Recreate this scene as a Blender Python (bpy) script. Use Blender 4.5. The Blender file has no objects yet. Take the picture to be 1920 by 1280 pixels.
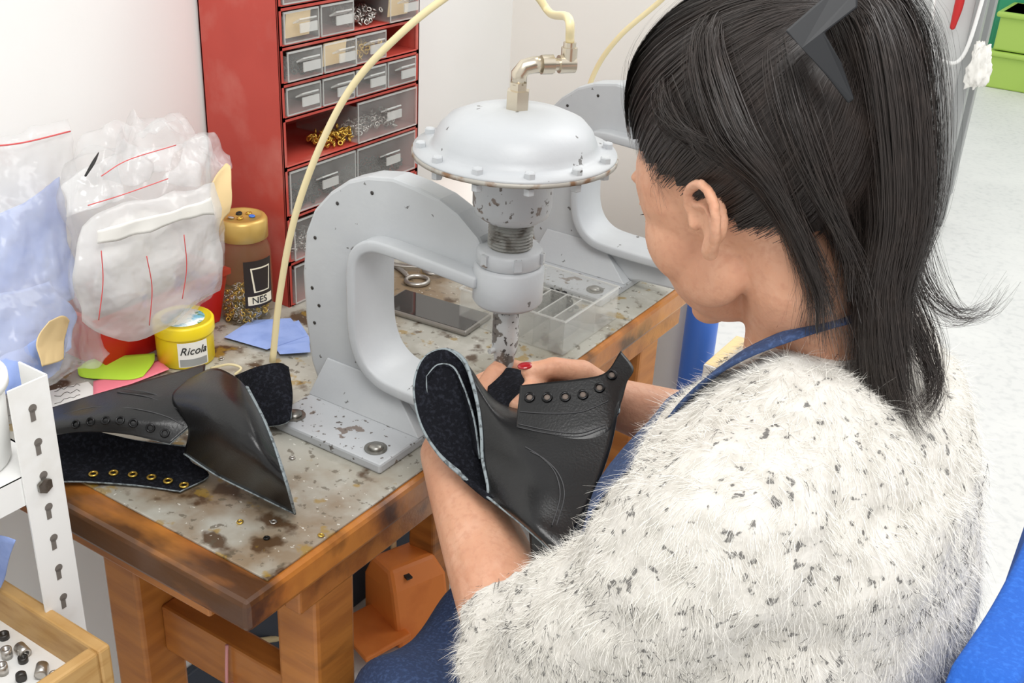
import bpy, bmesh, math, random
import numpy as np
from mathutils import Vector as V, Matrix, noise
random.seed(7); rng = np.random.default_rng(7)
S = bpy.context.scene; COL = S.collection
PI = math.pi
try: S.view_settings.view_transform = 'Standard'
except Exception: pass

# ------------------------------------------------------------------ camera (surveyed from the photo's vanishing points)
FPX = 2114.0; TH = math.atan2(1064, 2114); RO = math.atan(.056); YAW = math.radians(32)
CAM = V((0, 0, 1.5))
Hd = V((-math.sin(YAW), math.cos(YAW), 0)); R0 = V((math.cos(YAW), math.sin(YAW), 0)); ZZ = V((0, 0, 1))
FW = Hd*math.cos(TH) - ZZ*math.sin(TH); U0 = Hd*math.sin(TH) + ZZ*math.cos(TH)
RT = R0*math.cos(RO) + U0*math.sin(RO); UP = U0*math.cos(RO) - R0*math.sin(RO)
cd = bpy.data.cameras.new('camera'); cam = bpy.data.objects.new('camera', cd); COL.objects.link(cam)
cd.lens = 36*FPX/1920; cd.sensor_width = 36; cd.clip_start = .02
cam.matrix_world = Matrix(((RT.x, UP.x, -FW.x, CAM.x), (RT.y, UP.y, -FW.y, CAM.y), (RT.z, UP.z, -FW.z, CAM.z), (0, 0, 0, 1)))
S.camera = cam
def ray(px, py): return FW + RT*((px-960)/FPX) + UP*((640-py)/FPX)
def at(px, py, d): return CAM + ray(px, py)*d
def onz(px, py, z): r = ray(px, py); return CAM + r*((z-CAM.z)/r.z)
def onx(px, py, x): r = ray(px, py); return CAM + r*(x/r.x)
def ony(px, py, y): r = ray(px, py); return CAM + r*(y/r.y)
def depth(p): return (p-CAM).dot(FW)

# ------------------------------------------------------------------ materials
def rgb(r, g, b): 
    f = lambda c: ((c/255+.055)/1.055)**2.4 if c > 10 else c/255/12.92
    return (f(r), f(g), f(b))
def mat(name, col, rough=.5, metal=0, layers=(), bump=0, bscale=200, alpha=1, sss=0, spec=None, sheen=0, coat=0, stretch=(1, 1, 1), bdist=.002):
    m = bpy.data.materials.new(name); m.use_nodes = True; nt = m.node_tree; N = nt.nodes; L = nt.links
    b = N['Principled BSDF']; b.inputs['Roughness'].default_value = rough; b.inputs['Metallic'].default_value = metal
    tc = N.new('ShaderNodeTexCoord'); mp = N.new('ShaderNodeMapping'); mp.inputs['Scale'].default_value = stretch
    L.new(tc.outputs['Object'], mp.inputs['Vector'])
    rg = N.new('ShaderNodeRGB'); rg.outputs[0].default_value = (*col, 1); out = rg.outputs[0]
    for (c2, scale, lo, hi, amt) in layers:
        nz = N.new('ShaderNodeTexNoise'); nz.inputs['Scale'].default_value = scale; nz.inputs['Detail'].default_value = 5
        L.new(mp.outputs[0], nz.inputs['Vector'])
        mr = N.new('ShaderNodeMapRange'); mr.inputs[1].default_value = lo; mr.inputs[2].default_value = hi; mr.inputs[4].default_value = amt
        L.new(nz.outputs[0], mr.inputs[0])
        mx = N.new('ShaderNodeMix'); mx.data_type = 'RGBA'; mx.inputs[7].default_value = (*c2, 1)
        L.new(mr.outputs[0], mx.inputs[0]); L.new(out, mx.inputs[6]); out = mx.outputs[2]
    L.new(out, b.inputs['Base Color'])
    if bump:
        nz = N.new('ShaderNodeTexNoise'); nz.inputs['Scale'].default_value = bscale; L.new(mp.outputs[0], nz.inputs['Vector'])
        bp = N.new('ShaderNodeBump'); bp.inputs['Strength'].default_value = bump; bp.inputs['Distance'].default_value = bdist
        L.new(nz.outputs[0], bp.inputs['Height']); L.new(bp.outputs[0], b.inputs['Normal'])
    b.inputs['Alpha'].default_value = alpha
    if sss:
        b.inputs['Subsurface Weight'].default_value = sss; b.inputs['Subsurface Radius'].default_value = (.012, .005, .003); b.inputs['Subsurface Scale'].default_value = .5
    if spec is not None: b.inputs['Specular IOR Level'].default_value = spec
    if sheen: b.inputs['Sheen Weight'].default_value = sheen
    if coat: b.inputs['Coat Weight'].default_value = coat
    return m
M = {}
M['wall'] = mat('wall_paint', (.87, .87, .85), .7, layers=[((.80, .80, .77), 3, .5, .75, .5)])
M['wall2'] = mat('back_wall_paint', (.83, .82, .775), .7, layers=[((.76, .745, .70), 2, .5, .75, .5)])
M['floor'] = mat('floor_vinyl', rgb(214, 214, 212), .5, layers=[(rgb(195, 196, 195), 40, .5, .65, .6), (rgb(225, 225, 222), 3, .45, .65, .6)])
M['base'] = mat('skirting_paint', rgb(62, 72, 86), .5)
M['wood'] = mat('bench_wood', rgb(184, 118, 54), .32, layers=[(rgb(154, 92, 40), 7, .40, .65, .8), (rgb(84, 52, 28), 4, .58, .76, .65)], bump=.12, bscale=40, stretch=(1, 1, 7))
M['woodh'] = mat('bench_rail_wood', rgb(182, 116, 54), .32, layers=[(rgb(152, 90, 40), 7, .40, .65, .8), (rgb(84, 52, 28), 4, .58, .76, .65)], bump=.12, bscale=40, stretch=(1.2, 7, 7))
M['woodtop'] = mat('bench_top_wood', rgb(192, 124, 54), .30, layers=[(rgb(158, 92, 38), 8, .38, .62, .8), (rgb(56, 34, 20), 4.5, .50, .64, .9)], bump=.15, bscale=40, stretch=(1, 2.5, 2.5))
M['sheet'] = mat('worn_metal_sheet', rgb(180, 178, 168), .45, .1, layers=[(rgb(150, 143, 126), 9, .45, .65, .8), (rgb(208, 206, 198), 22, .55, .7, .6), (rgb(124, 92, 50), 7, .52, .63, .7), (rgb(76, 50, 24), 18, .58, .64, .9), (rgb(158, 126, 44), 34, .62, .67, .7), (rgb(92, 82, 66), 90, .62, .66, .7), (rgb(222, 220, 212), 170, .68, .70, .8)], bump=.15, bscale=90)
M['press'] = mat('press_grey_paint', rgb(180, 183, 186), .42, layers=[(rgb(192, 195, 196), 8, .45, .65, .7), (rgb(92, 90, 88), 55, .70, .71, .9)], bump=.12, bscale=150)
M['presschip'] = mat('chipped_grey_paint', rgb(180, 183, 186), .42, layers=[(rgb(116, 102, 92), 45, .635, .65, .9), (rgb(84, 76, 70), 130, .64, .66, .9)], bump=.15, bscale=150)
M['chuckchip'] = mat('worn_chuck_paint', rgb(188, 190, 190), .4, .1, layers=[(rgb(96, 88, 80), 70, .54, .57, .9), (rgb(60, 54, 50), 160, .60, .63, .9)], bump=.2, bscale=200)
M['screwthread'] = mat('painted_screw_thread', rgb(160, 160, 156), .45, .25, layers=[(rgb(104, 98, 90), 70, .5, .62, .8)])
M['steel'] = mat('worn_steel', rgb(150, 148, 142), .35, .85, layers=[(rgb(96, 90, 80), 60, .5, .65, .7)])
M['nickel'] = mat('nickel_fitting', rgb(206, 196, 178), .25, .9)
M['darksteel'] = mat('dark_steel', rgb(70, 68, 66), .4, .7)
M['rust'] = mat('rusty_rim', rgb(166, 162, 154), .5, .2, layers=[(rgb(120, 84, 50), 60, .5, .62, .9)])
M['hose'] = mat('yellowed_hose', rgb(228, 213, 168), .35, spec=.5)
M['red'] = mat('red_cabinet_paint', rgb(184, 68, 56), .55, layers=[(rgb(206, 136, 124), 12, .52, .8, .6), (rgb(166, 52, 42), 5, .5, .7, .7)])
M['redplastic'] = mat('red_plastic', rgb(206, 34, 28), .35)
M['clear'] = mat('clear_drawer_plastic', rgb(216, 216, 212), .15, alpha=.13, layers=[(rgb(180, 178, 174), 30, .45, .7, .7)])
M['clearedge'] = mat('clear_plastic_handle', rgb(226, 226, 222), .2, alpha=.42)
M['tray'] = mat('clear_tray_plastic', rgb(232, 232, 226), .12, alpha=.17)
M['bag'] = mat('polythene_bag', rgb(240, 240, 240), .10, alpha=.27, bump=.8, bscale=42, bdist=.007, spec=.8)
M['bagfront'] = mat('polythene_fold', rgb(238, 237, 236), .12, alpha=.42, bump=.8, bscale=30, bdist=.007, spec=.8)
M['bagclear'] = mat('clear_polythene', rgb(238, 238, 238), .12, alpha=.20, bump=.7, bscale=34, bdist=.008, spec=.8)
M['redline'] = mat('red_zip_line', rgb(224, 84, 84), .4, alpha=.8)
M['blue'] = mat('pale_blue_leather', rgb(150, 172, 228), .8, layers=[(rgb(130, 154, 214), 30, .45, .65, .8)], bump=.3, bscale=120)
M['paper'] = mat('paper', rgb(236, 234, 228), .8)
M['beige'] = mat('beige_card', rgb(232, 204, 152), .8)
M['brass'] = mat('brass_bits', rgb(214, 178, 84), .3, .85)
M['silver'] = mat('silver_bits', rgb(186, 182, 176), .3, .85)
M['gold'] = mat('golden_lid', rgb(204, 168, 92), .35, .35)
M['glass'] = mat('jar_glass', rgb(168, 154, 112), .05, alpha=.17)
M['label'] = mat('dark_label', rgb(40, 30, 26), .5)
M['cream'] = mat('cream_print', rgb(238, 228, 204), .6)
M['yellow'] = mat('yellow_tin', rgb(244, 216, 34), .35)
M['white'] = mat('white_paint', rgb(238, 238, 236), .35, layers=[(rgb(224, 222, 216), 20, .55, .75, .7)])
M['tub'] = mat('white_tub', rgb(236, 236, 234), .4)
M['ink'] = mat('black_ink', (.01, .01, .01), .6)
M['slot'] = mat('slot_shadow', rgb(112, 106, 100), .7)
M['blueart'] = mat('printed_blue', rgb(128, 190, 216), .5, layers=[(rgb(240, 244, 240), 60, .42, .52, 1), (rgb(90, 140, 80), 90, .6, .66, 1)])
M['green'] = mat('green_note', rgb(186, 226, 60), .7)
M['pink'] = mat('pink_note', rgb(246, 134, 150), .7)
M['leather'] = mat('black_leather', rgb(20, 20, 21), .29, spec=.42, bump=.10, bscale=420, layers=[(rgb(28, 28, 28), 30, .5, .7, .7)])
M['suede'] = mat('dark_suede', rgb(24, 25, 30), .95, layers=[(rgb(44, 46, 54), 260, .5, .65, .7)], bump=.6, bscale=500, spec=.1)
M['edge'] = mat('cut_leather_edge', rgb(140, 150, 154), .8, layers=[(rgb(70, 74, 76), 200, .52, .62, .8)])
M['hole'] = mat('eyelet_centre', rgb(120, 108, 100), .9)
M['thread'] = mat('black_thread', rgb(62, 62, 64), .5)
M['blackeyelet'] = mat('black_eyelet', rgb(40, 40, 41), .2, .8)
M['phoneglass'] = mat('phone_screen', rgb(54, 51, 49), .05, spec=.8)
M['phonecase'] = mat('phone_case', rgb(150, 146, 140), .3, .4)
M['skin'] = mat('skin', rgb(212, 160, 130), .55, sss=.2, layers=[(rgb(192, 134, 104), 11, .42, .68, .7), (rgb(222, 176, 150), 30, .5, .7, .5), (rgb(196, 140, 112), 160, .5, .66, .5)], bump=.2, bscale=300)
M['lip'] = mat('lips', rgb(176, 92, 84), .4)
M['nail'] = mat('red_nail_polish', rgb(160, 16, 26), .15, coat=.6)
M['iris'] = mat('dark_iris', rgb(36, 22, 16), .15)
M['hair'] = mat('dark_brown_hair', rgb(46, 39, 36), .42, spec=.45, layers=[(rgb(60, 50, 45), 60, .5, .7, .7)])
M['haircap'] = mat('hair_underlayer', rgb(34, 29, 26), .6)
M['clip'] = mat('black_clip', rgb(20, 22, 26), .5)
M['knit'] = mat('cream_knit', rgb(216, 212, 205), .95, layers=[(rgb(194, 190, 182), 60, .45, .6, .8), (rgb(76, 74, 74), 120, .61, .65, .8)], bump=.5, bscale=180)
M['fibre'] = mat('cream_fibre', rgb(238, 235, 228), .85)
M['fibreb'] = mat('grey_fibre', rgb(74, 72, 72), .8)
M['denim'] = mat('navy_denim', rgb(44, 62, 98), .85, layers=[(rgb(64, 86, 128), 260, .5, .62, .8)], bump=.4, bscale=400)
M['denimd'] = mat('dark_trouser_cloth', rgb(34, 40, 62), .9, bump=.3, bscale=300)
M['shoe'] = mat('black_shoe', rgb(30, 30, 30), .5)
M['chairblue'] = mat('blue_upholstery', rgb(30, 92, 186), .9, layers=[(rgb(46, 110, 204), 260, .5, .65, .7)], bump=.4, bscale=300)
M['blackplastic'] = mat('black_plastic', rgb(34, 34, 36), .45)
M['orange'] = mat('orange_pedal_paint', rgb(240, 140, 62), .45, layers=[(rgb(214, 112, 42), 12, .5, .7, .7)])
M['traywood'] = mat('pale_tray_wood', rgb(196, 156, 98), .5, layers=[(rgb(172, 128, 68), 18, .45, .65, .8)], stretch=(1, 1, 6))
M['lime'] = mat('lime_plastic', rgb(168, 200, 92), .5)
M['teal'] = mat('teal_paint', rgb(46, 150, 110), .5)
M['greymetal'] = mat('grey_rack_metal', rgb(160, 162, 162), .4, .3)
M['greypanel'] = mat('grey_panel', rgb(206, 207, 206), .6)
M['bluecan'] = mat('blue_cylinder_paint', rgb(66, 116, 210), .35)
M['redhandle'] = mat('red_handle', rgb(190, 30, 30), .4)
M['pinkstring'] = mat('pink_string', rgb(214, 150, 150), .7)

# ------------------------------------------------------------------ mesh helpers
def crs(P, N):
    m = len(P)-1; out = []
    g = lambda i: P[i] if 0 <= i <= m else (2*P[0]-P[1] if i < 0 else 2*P[m]-P[m-1])
    for i in range(N):
        u = i/(N-1)*m; k = min(int(u), m-1); t = u-k
        a, b, c, d = g(k-1), g(k), g(k+1), g(k+2)
        out.append(.5*((2*b)+(c-a)*t+(2*a-5*b+4*c-d)*t*t+(3*b-a-3*c+d)*t**3))
    return out
class MB:
    def __init__(s): s.v = []; s.f = []; s.m = []; s.s = []
    def add(s, vs, fs, mi=0, sm=True):
        o = len(s.v); s.v += [tuple(p) for p in vs]
        for f in fs: s.f.append(tuple(i+o for i in f)); s.m.append(mi); s.s.append(sm)
    def box(s, c, size, rot=None, mi=0, top=1.0):
        hx, hy, hz = size[0]/2, size[1]/2, size[2]/2; c = V(c); vs = []
        for z in (-1, 1):
            k = top if z > 0 else 1
            for x, y in ((-1, -1), (1, -1), (1, 1), (-1, 1)):
                p = V((x*hx*k, y*hy*k, z*hz)); vs.append(c+((rot@p) if rot else p))
        s.add(vs, [(3, 2, 1, 0), (4, 5, 6, 7), (0, 1, 5, 4), (1, 2, 6, 5), (2, 3, 7, 6), (3, 0, 4, 7)], mi, False); return s
    def b2(s, lo, hi, mi=0):
        lo = V(lo); hi = V(hi); return s.box((lo+hi)/2, hi-lo, None, mi)
    def loft(s, rings, mi=0, caps=True, closed=True, sm=True):
        n = len(rings[0]); vs = [p for r in rings for p in r]; fs = []
        for i in range(len(rings)-1):
            for j in range(n if closed else n-1):
                k = (j+1) % n; fs.append((i*n+j, i*n+k, (i+1)*n+k, (i+1)*n+j))
        if caps and closed: fs.append(tuple(range(n-1, -1, -1))); fs.append(tuple((len(rings)-1)*n+j for j in range(n)))
        s.add(vs, fs, mi, sm); return s
    def tube(s, P, r, n=10, mi=0, rnd=False, flat=None, up=None, samples=0):
        P = [V(p) for p in P]
        if not isinstance(r, (list, tuple)): r = [r]*len(P)
        r = list(r)
        if samples: P = crs(P, samples); r = crs(r, samples)
        if rnd:
            d0 = (P[0]-P[1]).normalized(); d1 = (P[-1]-P[-2]).normalized(); a, b = r[0], r[-1]
            P = [P[0]+d0*a*.95, P[0]+d0*a*.7, P[0]+d0*a*.3]+P+[P[-1]+d1*b*.3, P[-1]+d1*b*.7, P[-1]+d1*b*.95]
            r = [a*.25, a*.7, a*.95]+r+[b*.95, b*.7, b*.25]
        rings = []; nr = None
        for i, p in enumerate(P):
            t = (P[min(i+1, len(P)-1)]-P[max(i-1, 0)])
            t = t.normalized() if t.length > 1e-9 else V((0, 0, 1))
            if nr is None or up is not None:
                ref = V(up) if up is not None else (V((0, 0, 1)) if abs(t.z) < .9 else V((1, 0, 0)))
                nr = ref-t*ref.dot(t)
            else: nr = nr-t*nr.dot(t)
            nr.normalize(); bn = t.cross(nr)
            q = flat if flat else 1
            rings.append([p+nr*(r[i]*q*math.cos(2*PI*k/n))+bn*(r[i]*math.sin(2*PI*k/n)) for k in range(n)])
        return s.loft(rings, mi)
    def cyl(s, a, b, r0, r1=None, n=24, mi=0):
        a = V(a); b = V(b); r1 = r0 if r1 is None else r1; t = (b-a).normalized()
        ref = V((0, 0, 1)) if abs(t.z) < .9 else V((1, 0, 0)); u = (ref-t*ref.dot(t)).normalized(); w = t.cross(u)
        ra = [a+u*(r0*math.cos(2*PI*k/n))+w*(r0*math.sin(2*PI*k/n)) for k in range(n)]
        rb = [b+u*(r1*math.cos(2*PI*k/n))+w*(r1*math.sin(2*PI*k/n)) for k in range(n)]
        s.add(ra+rb, [(j, (j+1) % n, n+(j+1) % n, n+j) for j in range(n)], mi, True)
        s.add(ra, [tuple(range(n-1, -1, -1))], mi, False); s.add(rb, [tuple(range(n))], mi, False); return s
    def lathe(s, prof, c, n=40, mi=0, Mx=None, sm=True):
        c = V(c); rings = []
        for r, z in prof:
            ring = []
            for k in range(n):
                p = V((r*math.cos(2*PI*k/n), r*math.sin(2*PI*k/n), z))
                ring.append(c+(Mx@p if Mx else p))
            rings.append(ring)
        return s.loft(rings, mi, True, True, sm)
    def ring(s, c, nrm, R, r, n=20, k=8, mi=0):
        c = V(c); nrm = V(nrm).normalized(); ref = V((0, 0, 1)) if abs(nrm.z) < .9 else V((1, 0, 0))
        u = (ref-nrm*ref.dot(nrm)).normalized(); w = nrm.cross(u); vs = []; fs = []
        for i in range(n):
            a = 2*PI*i/n; d = u*math.cos(a)+w*math.sin(a)
            for j in range(k):
                b = 2*PI*j/k; vs.append(c+d*(R+r*math.cos(b))+nrm*(r*math.sin(b)))
        for i in range(n):
            for j in range(k):
                fs.append((i*k+j, ((i+1) % n)*k+j, ((i+1) % n)*k+(j+1) % k, i*k+(j+1) % k))
        s.add(vs, fs, mi); return s
    def ell(s, c, ax, n=20, mi=0):
        c = V(c); m = n//2; rings = []
        for i in range(m+1):
            a = PI*i/m; a = min(max(a, .02), PI-.02)
            rings.append([c+ax[0]*(math.sin(a)*math.cos(2*PI*k/n))+ax[1]*(math.sin(a)*math.sin(2*PI*k/n))+ax[2]*math.cos(a) for k in range(n)])
        return s.loft(rings, mi)
    def prism(s, poly, y0, y1, f, mi=0):
        n = len(poly); a = [f(p, y0) for p in poly]; b = [f(p, y1) for p in poly]
        s.add(a+b, [tuple(range(n)), tuple(range(2*n-1, n-1, -1))]+[(j, n+j, n+(j+1) % n, (j+1) % n) for j in range(n)], mi, False); return s
    def patch(s, rows, nu=24, nv=16, face=None, mi=0, wob=0, wsc=20):
        R = [crs([V(p) for p in r], nu) for r in rows]
        cols = [crs([R[i][j] for i in range(len(R))], nv) for j in range(nu)]
        vs = [cols[j][i] for i in range(nv) for j in range(nu)]
        if wob: vs = [p+V(noise.noise_vector(p*wsc))*wob for p in vs]
        fs = [(i*nu+j, i*nu+j+1, (i+1)*nu+j+1, (i+1)*nu+j) for i in range(nv-1) for j in range(nu-1)]
        if face is not None:
            acc = V((0, 0, 0))
            for f in fs: acc += (vs[f[1]]-vs[f[0]]).cross(vs[f[2]]-vs[f[0]])
            if acc.dot(V(face)) < 0: fs = [tuple(reversed(f)) for f in fs]
        s.add(vs, fs, mi); s.nu = nu; s.nv = nv; return s
    def border(s, side):
        v = [V(p) for p in s.v]; nu, nv = s.nu, s.nv
        return {'top': v[:nu], 'bottom': v[(nv-1)*nu:nv*nu], 'left': v[0:nu*nv:nu], 'right': v[nu-1:nu*nv:nu]}[side]
    def surf(s, px, py, off=0):
        """point of this surface seen at a surveyed spot, and the surface normal there"""
        A = np.array(s.v)-np.array(CAM); d = A@np.array(FW); X = 960+FPX*(A@np.array(RT))/d; Y = 640-FPX*(A@np.array(UP))/d
        q = (X-px)**2+(Y-py)**2; i = np.argsort(q)[:14]; i = i[d[i] < d[i].min()+.02][:4]; w = 1/(q[i]+4); w /= w.sum()
        p = V((np.array(s.v)[i]*w[:, None]).sum(0)); p = at(px, py, (p-CAM).dot(FW))
        j = int(i[0]); n = V((0, 0, 0))
        for f in s.f:
            if j in f: a, b, c = (V(s.v[k]) for k in f[:3]); n += (b-a).cross(c-a)
        n.normalize()
        if n.dot(CAM-p) < 0: n = -n
        return p+n*off, n
    def build(s, name, mats, parent=None, label=None, cat=None, group=None, kind=None, bevel=0, sub=0, solid=0, world=True, recalc=True, soff=-1):
        if not isinstance(mats, (list, tuple)): mats = [mats]
        vs = s.v; org = None
        if parent is None:
            A = np.array(vs); org = ((A[:, 0].min()+A[:, 0].max())/2, (A[:, 1].min()+A[:, 1].max())/2, A[:, 2].min()); vs = (A-np.array(org)).tolist()
        me = bpy.data.meshes.new(name); me.from_pydata(vs, [], s.f)
        me.polygons.foreach_set('material_index', s.m); me.polygons.foreach_set('use_smooth', s.s)
        for m in mats: me.materials.append(m)
        if recalc:
            bm = bmesh.new(); bm.from_mesh(me); bmesh.ops.recalc_face_normals(bm, faces=bm.faces); bm.to_mesh(me); bm.free()
        me.update()
        o = bpy.data.objects.new(name, me); COL.objects.link(o)
        if org: o.location = org
        if parent is not None:
            o.parent = parent
            if world: o.matrix_parent_inverse = parent.matrix_basis.inverted()
        if sub: md = o.modifiers.new('sub', 'SUBSURF'); md.levels = sub; md.render_levels = sub
        if solid:
            md = o.modifiers.new('thickness', 'SOLIDIFY'); md.thickness = solid; md.offset = soff
            if len(mats) >= 3: md.material_offset = 1; md.material_offset_rim = 2
        if bevel:
            md = o.modifiers.new('bevel', 'BEVEL'); md.width = bevel; md.segments = 2; md.limit_method = 'ANGLE'; md.angle_limit = math.radians(40)
        if label: o['label'] = label
        if cat: o['category'] = cat
        if group: o['group'] = group
        if kind: o['kind'] = kind
        return o
def thing(name, label, cat, loc=(0, 0, 0), rz=0, group=None):
    o = bpy.data.objects.new(name, None); COL.objects.link(o); o.empty_display_size = .05
    o.location = loc; o.rotation_euler = (0, 0, rz); o['label'] = label; o['category'] = cat
    if group: o['group'] = group
    return o
def copy_thing(root, loc, rz, label, group=None):
    r = root.copy(); COL.objects.link(r); r.location = loc; r.rotation_euler = (0, 0, rz); r['label'] = label
    if group: r['group'] = group
    for ch in list(root.children):
        c = ch.copy(); COL.objects.link(c); c.parent = r
        for g in ch.children:
            d = g.copy(); COL.objects.link(d); d.parent = c
    return r
def text_mesh(body, size, shear=0):
    cu = bpy.data.curves.new('t', 'FONT'); cu.body = body; cu.size = size; cu.shear = shear; cu.align_x = 'CENTER'; cu.align_y = 'CENTER'; cu.extrude = .0003; cu.resolution_u = 4
    o = bpy.data.objects.new('t', cu); COL.objects.link(o); bpy.context.view_layer.update(); dg = bpy.context.evaluated_depsgraph_get(); dg.update()
    me = bpy.data.meshes.new_from_object(o.evaluated_get(dg)); bpy.data.objects.remove(o)
    mb = MB(); mb.add([v.co.copy() for v in me.vertices], [tuple(p.vertices) for p in me.polygons], 0, False); return mb
def cyl_text(body, size, c, r, ang, z, m, parent, shear=0):
    mb = text_mesh(body, size, shear); c = V(c)
    mb.v = [tuple(c+V(((r+p[2])*math.cos(ang+p[0]/r), (r+p[2])*math.sin(ang+p[0]/r), z-c.z+p[1]))) for p in mb.v]
    return mb.build('lettering', m, parent)
def remeshed(mb, voxel, it, fac=.5):
    o = mb.build('tmp', M['skin']); loc = V(o.location)
    md = o.modifiers.new('r', 'REMESH'); md.mode = 'VOXEL'; md.voxel_size = voxel
    if it: ms = o.modifiers.new('s', 'SMOOTH'); ms.iterations = it; ms.factor = fac
    dg = bpy.context.evaluated_depsgraph_get(); dg.update()
    me = bpy.data.meshes.new_from_object(o.evaluated_get(dg)); bpy.data.objects.remove(o)
    n = len(me.vertices); co = np.empty(n*3); me.vertices.foreach_get('co', co); co = co.reshape(-1, 3)+np.array(loc)
    nn = np.empty(n*3); me.vertices.foreach_get('normal', nn)
    fs = [tuple(p.vertices) for p in me.polygons]; return co, fs, nn.reshape(-1, 3)
def sample(co, fs, n):
    q = np.array([f[:4] if len(f) >= 4 else (f[0], f[1], f[2], f[2]) for f in fs]); a, b, c, d = (co[q[:, i]] for i in range(4))
    nr = np.cross(c-a, d-b); ar = np.linalg.norm(nr, axis=1); nr = nr/np.maximum(ar, 1e-12)[:, None]
    k = rng.choice(len(q), n, p=ar/ar.sum()); u = rng.random((n, 1)); w = rng.random((n, 1))
    P = (a[k]*(1-u)+b[k]*u)*(1-w)+(d[k]*(1-u)+c[k]*u)*w
    return P, nr[k]
def unit(a): return a/np.maximum(np.linalg.norm(a, axis=-1, keepdims=True), 1e-9)
def ribbons(mb, paths, W, nrm, mi, taper=.75):
    """paths (n,k,3), W (n,), nrm (n,k,3) outward"""
    n, k, _ = paths.shape; T = np.gradient(paths, axis=1); side = unit(np.cross(T, nrm))
    w = W[:, None]*(1-taper*np.linspace(0, 1, k)**1.5)[None]; o = side*w[:, :, None]*.5
    vs = np.stack([paths-o, paths+o], 2).reshape(-1, 3)
    base = (np.arange(n)*k*2)[:, None]+(np.arange(k-1)*2)[None]
    fs = np.stack([base, base+1, base+3, base+2], -1).reshape(-1, 4)
    off = len(mb.v); mb.v += [tuple(p) for p in vs.tolist()]; mb.f += [tuple(f) for f in (fs+off).tolist()]
    mb.m += [mi]*len(fs); mb.s += [True]*len(fs)

# ------------------------------------------------------------------ the room
WX = -1.19; WY = 1.84
MB().b2((WX-.1, -2.5, 0), (WX, WY+.1, 3)).build('wall_left', M['wall'], kind='structure')
MB().b2((WX, WY, 0), (-.76, WY+.1, 3)).build('wall_back', M['wall2'], kind='structure')
MB().b2((-6, 9, 0), (6, 9.1, 3.2)).build('wall_far', M['wall'], kind='structure')
MB().b2((-6, -2.5, -.1), (6, 9, 0)).build('floor', M['floor'], kind='structure')
MB().b2((WX, -2.5, 0), (WX+.015, WY, .14)).build('baseboard_left', M['base'], kind='structure', bevel=.004)
MB().b2((WX+.015, WY-.015, 0), (-.76, WY, .14)).build('baseboard_back', M['base'], kind='structure', bevel=.004)

# ------------------------------------------------------------------ bench
BX0, BX1, BY0, BY1, BZ = WX+.005, -.63, .57, 1.60, .80
bench = thing('workbench', 'orange-brown wooden workbench with worn grey metal sheet top carrying the presses', 'workbench', ((BX0+BX1)/2, (BY0+BY1)/2, 0))
t = MB(); t.b2((BX0, BY0, BZ-.036), (BX1, BY1, BZ)); t.build('tabletop', M['woodtop'], bench, bevel=.006)
MB().b2((BX0, BY0+.036, BZ), (BX1-.008, BY1-.03, BZ+.003)).build('metal_sheet', M['sheet'], bench, bevel=.001, label='stained grey metal sheet')
SZ = BZ+.003
a = MB(); a.b2((-.672, .66, BZ-.085), (-.650, 1.55, BZ-.036)); a.b2((BX0+.02, .66, BZ-.085), (-.672, .682, BZ-.036)); a.b2((BX0+.02, 1.53, BZ-.085), (-.672, 1.55, BZ-.036)); a.build('apron', M['woodh'], bench, bevel=.003)
MB().b2((-1.05, .585, BZ-.062), (-.70, .62, BZ-.036)).build('support_strip', M['woodh'], bench, bevel=.003)
for x0, y0 in ((-.712, .685), (-.98, .665), (-.712, 1.42), (-1.1, 1.42)):
    MB().b2((x0, y0, 0), (x0+.060, y0+.062, BZ-.036)).build('leg', M['wood'], bench, bevel=.005)
MB().b2((-.92, .695, .50), (-.712, .728, .57)).build('stretcher', M['woodh'], bench, bevel=.004)
MB().b2((-.70, .747, .22), (-.668, 1.42, .28)).build('stretcher', M['woodh'], bench, bevel=.004)

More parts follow.
